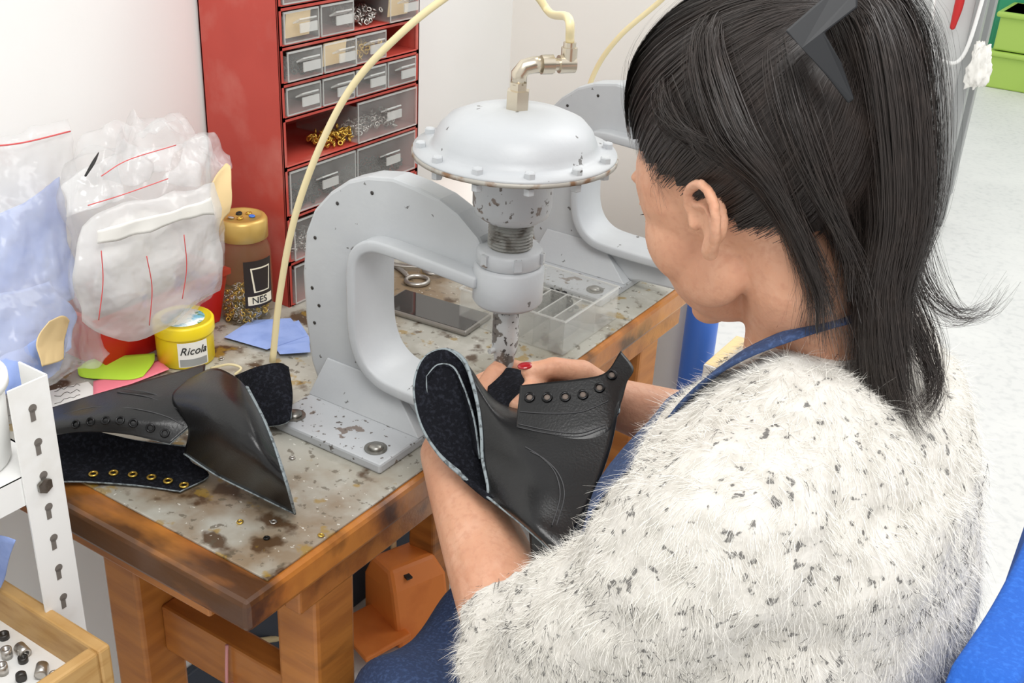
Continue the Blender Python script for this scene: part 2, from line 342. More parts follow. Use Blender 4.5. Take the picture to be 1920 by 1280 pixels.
# ------------------------------------------------------------------ eyelet presses (local frame: x toward the worker, origin on bench)
def make_press(name, label, group):
    r = thing(name, label, 'press', (-.75, .914, SZ), 0, group)
    base = MB().b2((-.085, -.105, 0), (.083, .10, .013)); base.build('base_plate', M['presschip'], r, world=False, bevel=.003)
    for x, y in ((-.062, -.085), (.058, -.082), (-.062, .08), (.058, .08)):
        b = MB(); b.cyl((x, y, .013), (x, y, .015), .013, n=24); b.lathe([(.009, 0), (.009, .002), (.006, .004), (.001, .0045)], (x, y, .015), 20); b.build('base_bolt', M['steel'], r, world=False)
    outer = [(-.085, .013), (-.098, .045), (-.105, .10), (-.107, .16), (-.100, .213), (-.086, .244), (-.062, .270), (-.035, .290), (-.007, .301), (.028, .307), (.058, .304), (.09, .298), (.114, .288), (.14, .268), (.152, .25)]
    inner = [(.152, .222), (.12, .224), (.07, .2265), (.03, .228), (.012, .226), (-.002, .218), (-.010, .205), (-.0125, .185), (-.0125, .16), (-.0122, .13), (-.009, .105), (.0, .085), (.015, .072), (.035, .066), (.08, .064), (.15, .064), (.192, .064), (.198, .055), (.198, .03), (.19, .02), (.10, .016), (.083, .013)]
    fr = MB(); f = lambda p, y: V((p[0], y, p[1]))
    fr.prism(outer+inner, -.016, .016, f); fr.build('frame', M['press'], r, world=False, bevel=.004)
    path = crs([V((p[0], p[1], 0)) for p in inner[:16]], 60); ip = []; op = []
    for i, p in enumerate(path):
        q0 = path[max(i-1, 0)]; q1 = path[min(i+1, len(path)-1)]; t_ = (q1-q0).normalized()
        ip.append((p.x+t_.y*.011, p.y-t_.x*.011)); op.append((p.x-t_.y*.003, p.y+t_.x*.003))
    fl = MB(); n = len(op)
    rows = [[f(op[i], -.036) for i in range(n)], [f(op[i], .036) for i in range(n)], [f(ip[i], .036) for i in range(n)], [f(ip[i], -.036) for i in range(n)]]
    vs = [p for rr in rows for p in rr]; fs = []
    for k in range(4):
        k2 = (k+1) % 4
        for i in range(n-1): fs.append((k*n+i, k*n+i+1, k2*n+i+1, k2*n+i))
    fs += [(0, n, 2*n, 3*n), (n-1, 2*n-1, 3*n-1, 4*n-1)]
    fl.add(vs, fs, 0, True); fl.build('throat_flange', M['press'], r, world=False, bevel=.003)
    w = MB()
    w.prism([(-.085, .013), (-.07, .06), (.03, .06), (.083, .013)], -.036, -.016, f); w.prism([(-.085, .013), (-.07, .06), (.03, .06), (.083, .013)], .016, .036, f)
    w.v = [(x, (y if abs(y) < .02 or z < .03 else math.copysign(.018, y)), z) for x, y, z in w.v]
    w.build('foot_web', M['press'], r, world=False, bevel=.003)
    for x, z in ((-.090, .10), (-.092, .145), (-.082, .125), (-.085, .21), (-.05, .26), (.0, .284), (-.070, .055)):
        MB().lathe([(.0022, 0), (.0022, .0006), (.001, .0008)], (x, -.016, z), 12, 0, Matrix.Rotation(PI/2, 3, 'X')).build('screw_hole', M['darksteel'], r, world=False)
    X = .17
    MB().lathe([(.034, .200), (.037, .204), (.037, .240), (.034, .244)], (X, 0, 0), 48).build('ram_boss', M['press'], r, world=False)
    nut = MB(); nut.lathe([(.033, .244), (.0345, .246), (.0345, .258), (.032, .262)], (X, 0, 0), 48)
    for k in range(6):
        a_ = k*PI/3+.3; nut.box((X+.034*math.cos(a_), .034*math.sin(a_), .254), (.006, .008, .012), Matrix.Rotation(a_, 3, 'Z'), 1)
    nut.build('ring_nut', [M['press'], M['presschip']], r, world=False)
    th = MB(); pr = []
    for k in range(10): pr += [(.0235, .261+k*.0034), (.0205, .2627+k*.0034)]
    th.lathe(pr, (X, 0, 0), 32, sm=False); th.build('threaded_neck', M['screwthread'], r, world=False)
    MB().lathe([(.024, .291), (.030, .293), (.038, .299), (.0405, .308), (.0405, .348), (.046, .352)], (X, 0, 0), 48).build('cylinder', M['presschip'], r, world=False)
    d = MB(); d.lathe([(.04, .350), (.07, .354), (.094, .3585), (.100, .3595)], (X, 0, 0), 64); d.lathe([(.1015, .3625), (.1010, .3660), (.086, .3680), (.0825, .370), (.0805, .376), (.076, .386), (.068, .3945), (.053, .401), (.028, .4055), (.001, .4065)], (X, 0, 0), 64)
    d.build('diaphragm_dome', M['press'], r, world=False)
    MB().lathe([(.1005, .3590), (.1025, .3592), (.1025, .3632), (.1005, .3634)], (X, 0, 0), 64).build('dome_rim', M['rust'], r, world=False)
    for k in range(12):
        a_ = 2*PI*k/12+.2; x, y = X+.0935*math.cos(a_), .0935*math.sin(a_)
        b = MB(); b.lathe([(.0055, .3662), (.0055, .3715), (.0045, .3725)], (x, y, 0), 6, sm=False); b.lathe([(.0045, .350), (.0055, .351), (.0055, .357)], (x, y, 0), 6, sm=False); b.build('dome_bolt', M['press'], r, world=False)
    MB().cyl((X, 0, .185), (X, 0, .20), .0125).build('ram', M['steel'], r, world=False)
    c = MB(); c.lathe([(.008, .120), (.0105, .124), (.0115, .136), (.0135, .142), (.0142, .150), (.0142, .187), (.012, .190)], (X, 0, 0), 32); c.cyl((X-.005, -.011, .145), (X-.007, -.019, .145), .0032, n=10); c.build('chuck', M['chuckchip'], r, world=False)
    MB().lathe([(.0045, .105), (.005, .108), (.005, .124)], (X, 0, 0), 20).build('punch', M['darksteel'], r, world=False)
    MB().lathe([(.016, .060), (.016, .075), (.010, .079), (.010, .093), (.006, .096)], (X, 0, 0), 28).build('anvil', M['steel'], r, world=False)
    e = MB(); e.lathe([(.012, .403), (.012, .424), (.009, .425), (.009, .432)], (X, 0, 0), 6, sm=False); ex = V((.62, .78, 0)).normalized()
    p0 = V((X, 0, .430)); e.tube([p0, p0+V((0, 0, .010)), p0+V((0, 0, .016))+ex*.005, p0+V((0, 0, .018))+ex*.014, p0+V((0, 0, .018))+ex*.022], .0080, 14)
    e.cyl(p0+V((0, 0, .018))+ex*.022, p0+V((0, 0, .018))+ex*.034, .0095, n=8); e.cyl(p0+V((0, 0, .018))+ex*.034, p0+V((0, 0, .018))+ex*.040, .006, n=16)
    e.cyl(p0+V((0, 0, .018))+ex*.040, p0+V((0, 0, .018))+ex*.056, .0088, n=20); e.cyl(p0+V((0, 0, .018))+ex*.050, p0+V((0, 0, .034))+ex*.050, .0080, n=20); e.cyl(p0+V((0, 0, .034))+ex*.050, p0+V((0, 0, .039))+ex*.050, .0062, n=20)
    e.build('air_fitting', M['nickel'], r, world=False, label='shiny nickel elbow fitting')
    return r
press = make_press('eyelet_press', 'nearer light grey pneumatic eyelet press, its domed diaphragm in full view', 'pneumatic eyelet presses')
press2 = copy_thing(press, (-.775, 1.455, SZ), 0, 'farther grey press at the far bench end, half hidden behind the woman\'s head', 'pneumatic eyelet presses')
ex = V((.62, .78, 0)).normalized()
hs = V((-.58, .914, SZ+.469))+ex*.050
MB().tube([hs, hs+V((-.004, 0, .022)), at(1032, 25, 1.21), at(1000, -15, 1.21), at(930, -65, 1.22), at(850, -15, 1.24), at(760, 55, 1.26), at(665, 155, 1.30), at(600, 275, 1.34), at(552, 410, 1.38), at(525, 550, 1.42), onz(511, 678, SZ+.005)], .0043, 12, samples=90).build('air_hose', M['hose'], label='yellowed air hose looping from the near press fitting down to the bench left of it', cat='hose')
h2 = V((-.605, 1.455, SZ+.469))+ex*.050
MB().tube([h2, h2+V((-.004, 0, .03)), at(1380, -110, 1.60), at(1310, -70, 1.70), at(1240, 0, 1.76), at(1160, 70, 1.80), at(1113, 140, 1.84), at(1090, 230, 1.87), V((-.84, 1.60, 1.02)), V((-.87, 1.57, .90)), V((-.90, 1.55, SZ+.005))], .0043, 12, samples=70).build('air_hose', M['hose'], label='yellowed air hose arching behind the far press beside the woman\'s head', cat='hose')

# ------------------------------------------------------------------ red drawer cabinet
CX0, CX1, CY0, CY1 = WX+.004, -1.041, 1.062, 1.358; CH = .575
cab = thing('drawer_cabinet', 'tall red metal small-parts cabinet with clear plastic drawers against the wall', 'drawer cabinet', ((CX0+CX1)/2, (CY0+CY1)/2, SZ))
b = MB(); Zb = SZ
b.b2((CX0, CY0, Zb), (CX1, CY0+.004, Zb+CH)); b.b2((CX0, CY1-.004, Zb), (CX1, CY1, Zb+CH)); b.b2((CX0, CY0, Zb), (CX0+.004, CY1, Zb+CH)); b.b2((CX0, CY0, Zb+CH-.004), (CX1, CY1, Zb+CH))
levels = [.803, .870, .938, 1.008, 1.076, 1.122, 1.170, 1.220, 1.270, 1.320, 1.374]
for z in levels[:-1]: b.b2((CX0+.004, CY0+.004, z-.002), (CX1, CY1-.004, z+.002))
for z in levels: b.b2((CX1-.003, CY0, z-.005), (CX1, CY1, z+.003))
b.b2((CX1-.003, CY0, Zb), (CX1, CY0+.008, Zb+CH)); b.b2((CX1-.003, CY1-.008, Zb), (CX1, CY1, Zb+CH))
b.build('body', M['red'], cab, bevel=.001)
def drawer(y0, y1, z0, z1, out=0):
    d = MB(); x1 = CX1+.001+out; x0 = x1-.12; tt = .0015
    d.b2((x1-tt, y0, z0), (x1, y1, z1)); d.b2((x0, y0, z0), (x1-tt, y1, z0+tt)); d.b2((x0, y0, z0+tt), (x1-tt, y0+tt, z1-.006)); d.b2((x0, y1-tt, z0+tt), (x1-tt, y1, z1-.006))
    for lo, hi in (((x1, y0, z1-.0025), (x1+.001, y1, z1)), ((x1, y0, z0), (x1+.001, y1, z0+.002)), ((x1, y0, z0), (x1+.001, y0+.0015, z1)), ((x1, y1-.0015, z0), (x1+.001, y1, z1))): d.b2(lo, hi, 1)
    do = d.build('drawer', [M['clear'], M['clearedge']], cab); yc = (y0+y1)/2; w = min(.032, (y1-y0)*.55); zc = z0+(z1-z0)*.60
    h = MB(); h.box((x1+.006, yc, zc+.004), (.014, w, .002), Matrix.Rotation(-.5, 3, 'Y')); h.box((x1+.0125, yc, zc-.004), (.002, w, .012)); h.build('handle', M['clearedge'], do)
missing = {(6, 2), (3, 0), (5, 3)}
def bits(name, y0, y1, z, m, n, label, h=.012):
    g = MB()
    for _ in range(n):
        p = V((random.uniform(CX1-.05, CX1-.006), random.uniform(y0, y1), z+random.uniform(.002, h))); nr = V((random.gauss(0, 1), random.gauss(0, 1), random.gauss(0, 1)))
        g.ring(p, nr, .0032, .0013, 8, 5)
    g.build(name, m, label=label, cat='small hardware', kind='stuff')
for i in range(len(levels)-1):
    z0, z1 = levels[i]+.003, levels[i+1]-.006; nc = 2 if i < 4 else 4; W = (CY1-CY0-.016)/nc
    for c in range(nc):
        if (i, c) in missing: continue
        y0 = CY0+.008+c*W+.002; drawer(y0, y0+W-.004, z0, z1, random.choice((0, 0, .002, .004)))
W4 = (CY1-CY0-.016)/4
yy = lambda c: CY0+.008+c*W4
bits('silver_screws', yy(2)+.006, yy(3)-.004, levels[6]+.004, M['silver'], 130, 'heap of silver screws in the drawerless slot of the red cabinet', .02)
bits('brass_eyelets', yy(2)+.006, yy(3)-.004, levels[5]+.005, M['brass'], 130, 'brass eyelets filling a small drawer right of centre in the red cabinet', .02)
bits('brass_studs', yy(1)+.010, yy(2)+.004, levels[3]+.005, M['brass'], 90, 'brass studs in the open wide slot of the red cabinet', .018)
bits('dark_rivets', yy(0)+.010, yy(1)+.05, levels[2]+.005, M['darksteel'], 150, 'dark rivets in the left wide drawer of the red cabinet', .02)
bits('silver_rings', yy(2)+.010, yy(3)+.05, levels[3]+.005, M['silver'], 120, 'silver rings in the upper right wide drawer of the red cabinet', .018)
bits('steel_nuts', yy(2)+.010, yy(3)+.05, levels[2]+.005, M['darksteel'], 120, 'grey nuts in the middle right wide drawer of the red cabinet', .016)
bits('grey_washers', yy(0)+.010, yy(1)+.05, levels[1]+.005, M['silver'], 120, 'grey washers in the low left wide drawer of the red cabinet', .016)
bits('steel_studs', yy(1)+.006, yy(2)-.004, levels[7]+.004, M['silver'], 90, 'steel studs in the second small drawer of the top visible row', .018)
bits('steel_pins', yy(0)+.006, yy(1)-.004, levels[5]+.004, M['darksteel'], 90, 'dark pins in the lowest left small drawer of the red cabinet', .016)
for i, c, lab in ((6, 0, 'cream card upright in the left small drawer beside the open slot row'), (5, 1, 'cream card in the lowest row of small drawers'), (8, 3, 'cream card in the top right small drawer'), (6, 3, 'cream card in the far right small drawer beside the silver screws')):
    MB().box((CX1-.006, yy(c)+W4/2, levels[i]+.024), (.0008, W4*.66, .032), Matrix.Rotation(.12, 3, 'Y')).build('card', M['beige'], label=lab, cat='card')

# ------------------------------------------------------------------ jar, tin
jc = V((-1.066, 1.004, SZ)); jar = thing('coffee_jar', 'glass coffee jar with gold lid half full of eyelets beside the red cabinet', 'jar', jc)
sq = lambda r, n=48, e=3.2: [(r*abs(math.cos(2*PI*k/n))**(2/e)*math.copysign(1, math.cos(2*PI*k/n)), r*abs(math.sin(2*PI*k/n))**(2/e)*math.copysign(1, math.sin(2*PI*k/n))) for k in range(n)]
g = MB(); g.loft([[jc+V((x, y, z)) for x, y in sq(r, 48, 2.3)] for r, z in ((.031, 0), (.035, .004), (.0355, .02), (.0355, .095), (.034, .108), (.030, .118), (.029, .124))]); g.build('glass_body', M['glass'], jar)
l = MB(); l.lathe([(.031, .120), (.0345, .122), (.0345, .146), (.032, .150), (.027, .151), (.026, .1485), (.001, .1485)], jc, 48); l.build('lid', M['gold'], jar)
la = MB(); a0 = math.radians(-14)
def arc(mb, c, r, A0, A1, z0, z1, mi=0, n=14, B0=None, B1=None):
    vs = []; B0 = A0 if B0 is None else B0; B1 = A1 if B1 is None else B1
    for k in range(n+1):
        a_ = A0+(A1-A0)*k/n; b_ = B0+(B1-B0)*k/n; vs += [V((c[0]+r*math.cos(a_), c[1]+r*math.sin(a_), z0)), V((c[0]+r*math.cos(b_), c[1]+r*math.sin(b_), z1))]
    mb.add(vs, [(2*k, 2*k+2, 2*k+3, 2*k+1) for k in range(n)], mi)
LR = .0382
arc(la, jc, LR, a0-.55, a0+.62, SZ+.030, SZ+.098, 0); arc(la, jc, LR+.0004, a0-.22, a0+.42, SZ+.052, SZ+.088, 1, 14, a0-.32, a0+.50); arc(la, jc, LR+.0007, a0-.16, a0+.36, SZ+.054, SZ+.086, 0, 14, a0-.26, a0+.44); arc(la, jc, LR+.0004, a0-.45, a0+.55, SZ+.034, SZ+.047, 1)
la.build('paper_label', [M['label'], M['cream']], jar, recalc=False)
cyl_text('NES', .0135, jc, LR+.0009, a0-.02, SZ+.0405, M['ink'], jar)
g = MB()
for _ in range(620):
    a_ = random.uniform(0, 2*PI); r_ = .030*math.sqrt(random.random()); g.ring(jc+V((r_*math.cos(a_), r_*math.sin(a_), random.uniform(.004, .042))), V((random.gauss(0, 1), random.gauss(0, 1), random.gauss(0, 1))), .0028, .0012, 8, 5, random.choice((0, 0, 1)))
g.build('eyelets', [M['brass'], M['silver']], label='gold and silver eyelets filling the bottom of the coffee jar', cat='eyelets', kind='stuff')
for i, (dx, dy, m, lab) in enumerate(((.006, -.008, 'brass', 'brass'), (-.008, .004, 'ink', 'black'), (.012, .008, 'bluecan', 'blue'), (-.004, -.014, 'silver', 'silver'), (.001, .013, 'brass', 'small golden'))):
    MB().ring(jc+V((dx, dy, .1500)), (random.gauss(0, .2), random.gauss(0, .2), 1), .0032, .0014, 12, 6).build('eyelet', M[m], label=lab+' eyelet lying on the gold jar lid'+(' near its far edge' if i == 4 else ''), cat='eyelet')
tcn = V((-1.038, .868, SZ)); tin = thing('sweet_tin', 'round yellow sweets tin with printed label beside the plastic bags', 'tin', tcn)
MB().lathe([(.033, 0), (.036, .002), (.0365, .040), (.037, .042)], tcn, 48).build('body', M['yellow'], tin)
MB().lathe([(.038, .041), (.0385, .043), (.0385, .056), (.037, .058), (.035, .0585), (.0345, .057), (.001, .057)], tcn, 48).build('lid', M['yellow'], tin)
MB().lathe([(.027, .0572), (.027, .0578), (.001, .0578)], tcn, 40).build('lid_picture', M['blueart'], tin)
la = MB(); a0 = math.radians(-24); arc(la, tcn, .0374, a0-.55, a0+.5, SZ+.005, SZ+.039, 0); la.build('label_panel', M['paper'], tin, recalc=False)
la = MB(); arc(la, tcn, .0377, a0-.5, a0+.45, SZ+.006, SZ+.016, 0); la.build('label_picture', M['greymetal'], tin, recalc=False)
cyl_text('Ricola', .0145, tcn, .0379, a0-.03, SZ+.027, M['ink'], tin, .35)

# ------------------------------------------------------------------ bags, bin, cloths
bn = thing('storage_bin', 'red plastic bin on the bench under the stuffed polythene bag', 'bin', (-1.125, .875, SZ))
q = MB(); c0 = V((-1.125, .875, SZ))
def rect(cx, cy, z, hx, hy): return [V((cx-hx, cy-hy, z)), V((cx+hx, cy-hy, z)), V((cx+hx, cy+hy, z)), V((cx-hx, cy+hy, z))]
q.loft([rect(c0.x, c0.y, SZ, .042, .095), rect(c0.x, c0.y, SZ+.075, .050, .108), rect(c0.x, c0.y, SZ+.075, .046, .104), rect(c0.x, c0.y, SZ+.004, .038, .091)], sm=False)
q.build('shell', M['redplastic'], bn, bevel=.004)
q = MB(); q.loft([rect(c0.x, c0.y, SZ+.070, .0525, .1105), rect(c0.x, c0.y, SZ+.078, .0525, .1105), rect(c0.x, c0.y, SZ+.078, .046, .104), rect(c0.x, c0.y, SZ+.070, .046, .104), rect(c0.x, c0.y, SZ+.070, .0525, .1105)], sm=False, caps=False); q.build('rim', M['redplastic'], bn)
def crumple(c, r, seed, top=1.25, n=64, m=32, amp=.3, sm=True, jit=0):
    mb = MB(); rings = []; c = V(c); rd = random.Random(int(seed*10))
    for i in range(m+1):
        a_ = PI*(i/m*.97+.015); ring = []
        for k in range(n):
            d = V((math.sin(a_)*math.cos(2*PI*k/n), math.sin(a_)*math.sin(2*PI*k/n), math.cos(a_)))
            q_ = 1+amp*noise.noise(d*1.7+V((seed, 0, 0)))+amp*.55*abs(noise.noise(d*4.2+V((0, seed, 0))))+amp*.25*noise.noise(d*9+V((0, 0, seed)))+rd.uniform(-jit, jit)
            if d.z > .3: q_ += (d.z-.3)*(top-1)*(1+1.6*noise.noise(d*7))
            ring.append(c+V((d.x*r[0]*q_, d.y*r[1]*q_, d.z*r[2]*q_)))
        rings.append(ring)
    return mb.loft(rings, sm=sm)
bag = thing('plastic_bag', 'crumpled translucent polythene bag with red zip lines on the red bin', 'bag', (-1.10, .87, SZ+.09))
cb = crumple((-1.095, .872, .948), (.080, .100, .108), 3.1, top=1.5, n=36, m=22, amp=.30, jit=.06); cb.v = [(max(x, WX+.003), min(y, .985), max(z, SZ+.045)) for x, y, z in cb.v]; cb.build('bag_film', M['bag'], bag, sub=1)
pk = crumple((-1.105, .865, .915), (.040, .055, .050), 8.3, n=16, m=10, amp=.4, jit=.10, sm=False); pk.v = [(max(x, WX+.005), y, max(z, SZ+.055)) for x, y, z in pk.v]; pk.build('packed_paper', M['paper'], bag)
for bi, rows in enumerate(([[onx(200, 340, -1.07), onx(215, 290, -1.08), onx(222, 242, -1.09)], [onx(260, 335, -1.07), onx(262, 290, -1.09), onx(258, 268, -1.10)], [onx(310, 330, -1.07), onx(330, 290, -1.09), onx(345, 265, -1.10)]],
             [[onx(310, 345, -1.06), onx(340, 305, -1.07), onx(350, 265, -1.08)], [onx(370, 350, -1.06), onx(385, 300, -1.07), onx(392, 258, -1.08)], [onx(400, 370, -1.06), onx(420, 320, -1.07), onx(428, 290, -1.08)]],
             [[onx(130, 400, -1.07), onx(125, 370, -1.08), onx(115, 350, -1.09)], [onx(180, 390, -1.06), onx(180, 345, -1.07), onx(165, 310, -1.09)], [onx(230, 370, -1.06), onx(225, 330, -1.07), onx(215, 285, -1.09)]],
             [[onx(150, 430, -1.01), onx(200, 400, -1.0), onx(300, 370, -1.0), onx(400, 340, -1.01)], [onx(140, 520, -1.0), onx(210, 510, -.985), onx(310, 490, -.985), onx(418, 470, -1.0)], [onx(160, 605, -1.01), onx(220, 642, -1.005), onx(310, 612, -1.005), onx(408, 545, -1.02)]])):
    MB().patch(rows, 18, 18, wob=(.009 if bi == 3 else .012), wsc=(24 if bi == 3 else 40)).build('bag_fold', M['bagfront' if bi == 3 else 'bag'], bag, recalc=False, solid=.0005)
for p in (((165, 385), (230, 365), (315, 335)), ((190, 470), (193, 530), (185, 600)), ((275, 480), (285, 540), (280, 610)), ((190, 330), (240, 300), (330, 272)), ((345, 440), (350, 500), (342, 560))):
    MB().tube([onx(x, y, -.976-.003*i) for i, (x, y) in enumerate(p)], .0006, 6, samples=14).build('zip_line', M['redline'], bag)
MB().patch([[onx(180, 430, -.982), onx(260, 412, -.972), onx(330, 395, -.972), onx(395, 370, -.982)], [onx(182, 455, -.982), onx(262, 440, -.972), onx(332, 415, -.972), onx(400, 400, -.982)]], 20, 6, wob=.003, wsc=40).build('tape_strip', M['paper'], bag, solid=.0006, recalc=False)
MB().patch([[onx(395, 345, -1.04), onx(422, 310, -1.05), onx(432, 315, -1.05)], [onx(395, 380, -1.04), onx(422, 375, -1.04), onx(434, 370, -1.04)], [onx(410, 430, -1.04), onx(424, 410, -1.04), onx(432, 400, -1.04)]], 14, 14, wob=.004, wsc=40).build('tape_piece', M['beige'], bag, solid=.0006, recalc=False)
bg2 = thing('plastic_bag', 'clear zip bag with red stripe leaning on the wall at far left', 'bag', (-1.15, .70, SZ))
def wallpatch(pts, depthf, wob=.006, nu=36, nv=30, wsc=18):
    m_ = MB().patch([[onx(px, py, x) for px, py, x in row] for row in pts], nu, nv, wob=wob, wsc=wsc)
    m_.v = [(x+.35*wob*(abs(noise.noise(V((x, y, z))*45))-.3)*2, y, z) for x, y, z in m_.v]; return m_
wallpatch([[(-60, 250, -1.165), (40, 245, -1.17), (132, 222, -1.175)], [(-60, 430, -1.12), (50, 440, -1.11), (140, 420, -1.13)], [(-60, 650, -1.06), (80, 660, -1.04), (195, 640, -1.07)], [(-60, 760, -1.03), (90, 725, -1.03), (205, 668, -1.06)]], 0, .012, wsc=24).build('bag_film', M['bagclear'], bg2, solid=.0006, recalc=False)
MB().tube([onx(-40, 276, -1.152), onx(40, 268, -1.154), onx(132, 246, -1.160)], .0010, 6, samples=14).build('zip_line', M['redline'], bg2)
for i, (pts, lab) in enumerate(((
    [[(-50, 410, -1.15), (40, 385, -1.155), (110, 332, -1.16)], [(-50, 520, -1.13), (50, 500, -1.13), (138, 470, -1.14)], [(-50, 620, -1.11), (60, 590, -1.11), (140, 560, -1.12)]], 'upper pale blue leather sheet in the clear bag at far left'),
    ([[(-50, 560, -1.11), (30, 545, -1.10), (90, 520, -1.11)], [(-50, 640, -1.09), (60, 620, -1.085), (140, 585, -1.10)], [(-40, 720, -1.06), (60, 690, -1.065), (130, 650, -1.08)]], 'middle pale blue leather sheet sagging in the clear bag at far left'),
    ([[(-40, 690, -1.05), (40, 640, -1.05), (110, 610, -1.06)], [(-40, 720, -1.03), (50, 690, -1.03), (130, 660, -1.045)], [(-30, 760, -1.02), (60, 725, -1.02), (120, 695, -1.035)]], 'lowest pale blue leather sheet resting near the bench in the clear bag'))):
    wallpatch(pts, 0, .009, wsc=20).build('leather_sheet', M['blue'], label=lab, cat='leather sheet', solid=.0012, recalc=False)
wallpatch([[(95, 600, -1.03), (120, 590, -1.04), (130, 600, -1.05)], [(70, 640, -1.02), (100, 640, -1.03), (120, 640, -1.04)], [(80, 690, -1.01), (105, 680, -1.02), (118, 672, -1.03)]], 0, .003).build('leather_offcut', M['beige'], label='tan leather offcut beside the blue sheets at far left', cat='leather offcut', solid=.001, recalc=False)
MB().tube([onx(160, 330, -1.05), onx(175, 305, -1.06), onx(185, 286, -1.07)], [.0012, .002, .0006], 6, samples=8).build('cable_tie', M['ink'], label='black tie end sticking up from the polythene bag', cat='tie')
for pts, lab in (([(420, 632), (470, 600), (545, 596), (575, 630), (500, 655)], 'largest pale blue leather scrap right of the yellow tin'), ([(480, 625), (560, 600), (585, 640), (560, 662), (500, 650)], 'blue scrap lying over the larger one beside the press'), ([(515, 650), (580, 640), (582, 660), (525, 664)], 'small narrow blue scrap nearest the press foot')):
    k = random.uniform(.001, .004)
    m_ = MB(); m_.prism(pts, SZ+.0005+k, SZ+.002+k, lambda p, z: onz(p[0], p[1], z)); m_.build('leather_scrap', M['blue'], label=lab, cat='leather scrap')
# sticky notes
MB().patch([[onz(145, 690, SZ+.010), onz(180, 672, SZ+.014), onz(290, 662, SZ+.012)], [onz(150, 705, SZ+.003), onz(215, 700, SZ+.007), onz(288, 680, SZ+.008)], [onz(175, 710, SZ+.003), onz(240, 712, SZ+.003), onz(268, 706, SZ+.004)]], 14, 10).build('sticky_note', M['green'], label='lime green sticky note curling up on top of the pink one', cat='note', solid=.0004, recalc=False)
MB().patch([[onz(175, 715, SZ+.002), onz(240, 695, SZ+.002), onz(298, 675, SZ+.003)], [onz(175, 742, SZ+.002), onz(245, 720, SZ+.002), onz(318, 692, SZ+.006)]], 14, 8).build('sticky_note', M['pink'], label='pink sticky note lying under the green one', cat='note', solid=.0004, recalc=False)
nt_ = thing('paper_note', 'white paper note with pencil writing beside the pink sticky note', 'note', onz(130, 740, SZ))
MB().prism([(60, 740), (165, 715), (190, 740), (85, 775)], SZ, SZ+.0006, lambda p, z: onz(p[0], p[1], z)).build('sheet', M['paper'], nt_)
for y in (732, 743, 755):
    MB().tube([onz(102+i*6, y-i*1.6+random.uniform(-3, 3), SZ+.001) for i in range(9)], .0004, 5).build('handwriting', M['slot'], nt_)

# ------------------------------------------------------------------ lying boot upper
LM = [M['leather'], M['suede'], M['edge']]
lb = thing('boot_upper', 'unlasted black leather boot upper lying open on the left of the bench', 'boot upper', onz(320, 830, SZ))
P = lambda x, y, h: onz(x, y, SZ+h)
def cut_edge(pts, root, r=.0014, n=60): MB().tube(pts, r, 6, samples=n).build('cut_edge', M['edge'], root, label='pale grey cut edge')
qt = MB().patch([[P(60, 775, .05), P(180, 738, .075), P(300, 705, .085), P(385, 682, .085)], [P(60, 790, .06), P(180, 765, .085), P(300, 745, .095), P(380, 735, .095)], [P(60, 805, .06), P(180, 785, .085), P(280, 790, .085), P(370, 783, .085)], [P(60, 820, .055), P(150, 810, .07), P(235, 814, .072), P(318, 832, .068)]], 44, 30, face=(0, -.3, 1)); qt.build('quarter', LM, lb, solid=.0022, recalc=False)
sh_ = MB().patch([[P(350, 712, .095), P(400, 690, .105), P(440, 705, .11), P(462, 725, .105)], [P(322, 745, .098), P(395, 740, .122), P(460, 765, .122), P(500, 800, .10)], [P(352, 800, .08), P(410, 815, .100), P(480, 855, .095), P(535, 900, .07)], [P(345, 850, .04), P(405, 890, .035), P(475, 925, .025), P(553, 963, .006)]], 40, 32, face=(0, -.3, 1)); sh_.build('shaft', LM, lb, solid=.0026, recalc=False)
cut_edge(sh_.border('right'), lb); cut_edge(sh_.border('bottom'), lb, .0011)
MB().patch([[P(462, 725, .10), P(450, 740, .06), P(420, 800, .02)], [P(500, 800, .095), P(470, 820, .05), P(440, 850, .008)], [P(535, 900, .066), P(505, 905, .035), P(470, 905, .006)], [P(551, 962, .008), P(545, 950, .008), P(530, 940, .004)]], 24, 20, face=(-1, 0, -1)).build('shaft_underside', LM, lb, solid=.0022, recalc=False)
tg = MB().patch([[P(445, 705, .03), P(480, 690, .055), P(520, 683, .06), P(538, 690, .05)], [P(450, 745, .02), P(490, 740, .035), P(530, 735, .045), P(546, 740, .04)], [P(470, 800, .006), P(505, 800, .012), P(535, 795, .02), P(545, 785, .024)]], 22, 18, face=(0, .3, -1)); tg.build('tongue', LM, lb, solid=.003, recalc=False, label='suede-lined tongue')
cut_edge(tg.border('top'), lb, .0012, 30); cut_edge(tg.border('right'), lb, .0012, 30)
MB().patch([[P(60, 800, .03), P(160, 805, .03), P(260, 825, .03), P(350, 835, .035)], [P(70, 850, .012), P(160, 855, .010), P(260, 865, .008), P(360, 865, .012)], [P(80, 890, .006), P(160, 893, .004), P(260, 900, .003), P(392, 893, .004)], [P(90, 905, .006), P(160, 905, .004), P(260, 912, .003), P(338, 923, .003)]], 34, 18, face=(0, .3, -1)).build('inside_facing', LM, lb, solid=.002, recalc=False, label='suede inside of the lower lacing flap')
for x, y in ((225, 788), (250, 793), (282, 802), (309, 812), (142, 795), (170, 790), (198, 788)):
    p, n_ = qt.surf(x, y, .0005); MB().ring(p, n_, .0038, .0012, 18, 8).build('eyelet', M['blackeyelet'], lb, label='black eyelet')
for x, y in ((175, 888), (213, 886), (249, 889), (284, 894), (315, 901), (345, 909)):
    MB().ring(P(x, y, .0075), (0, 0, 1), .0040, .0013, 18, 8).build('eyelet', M['brass'], lb, label='brass eyelet back')
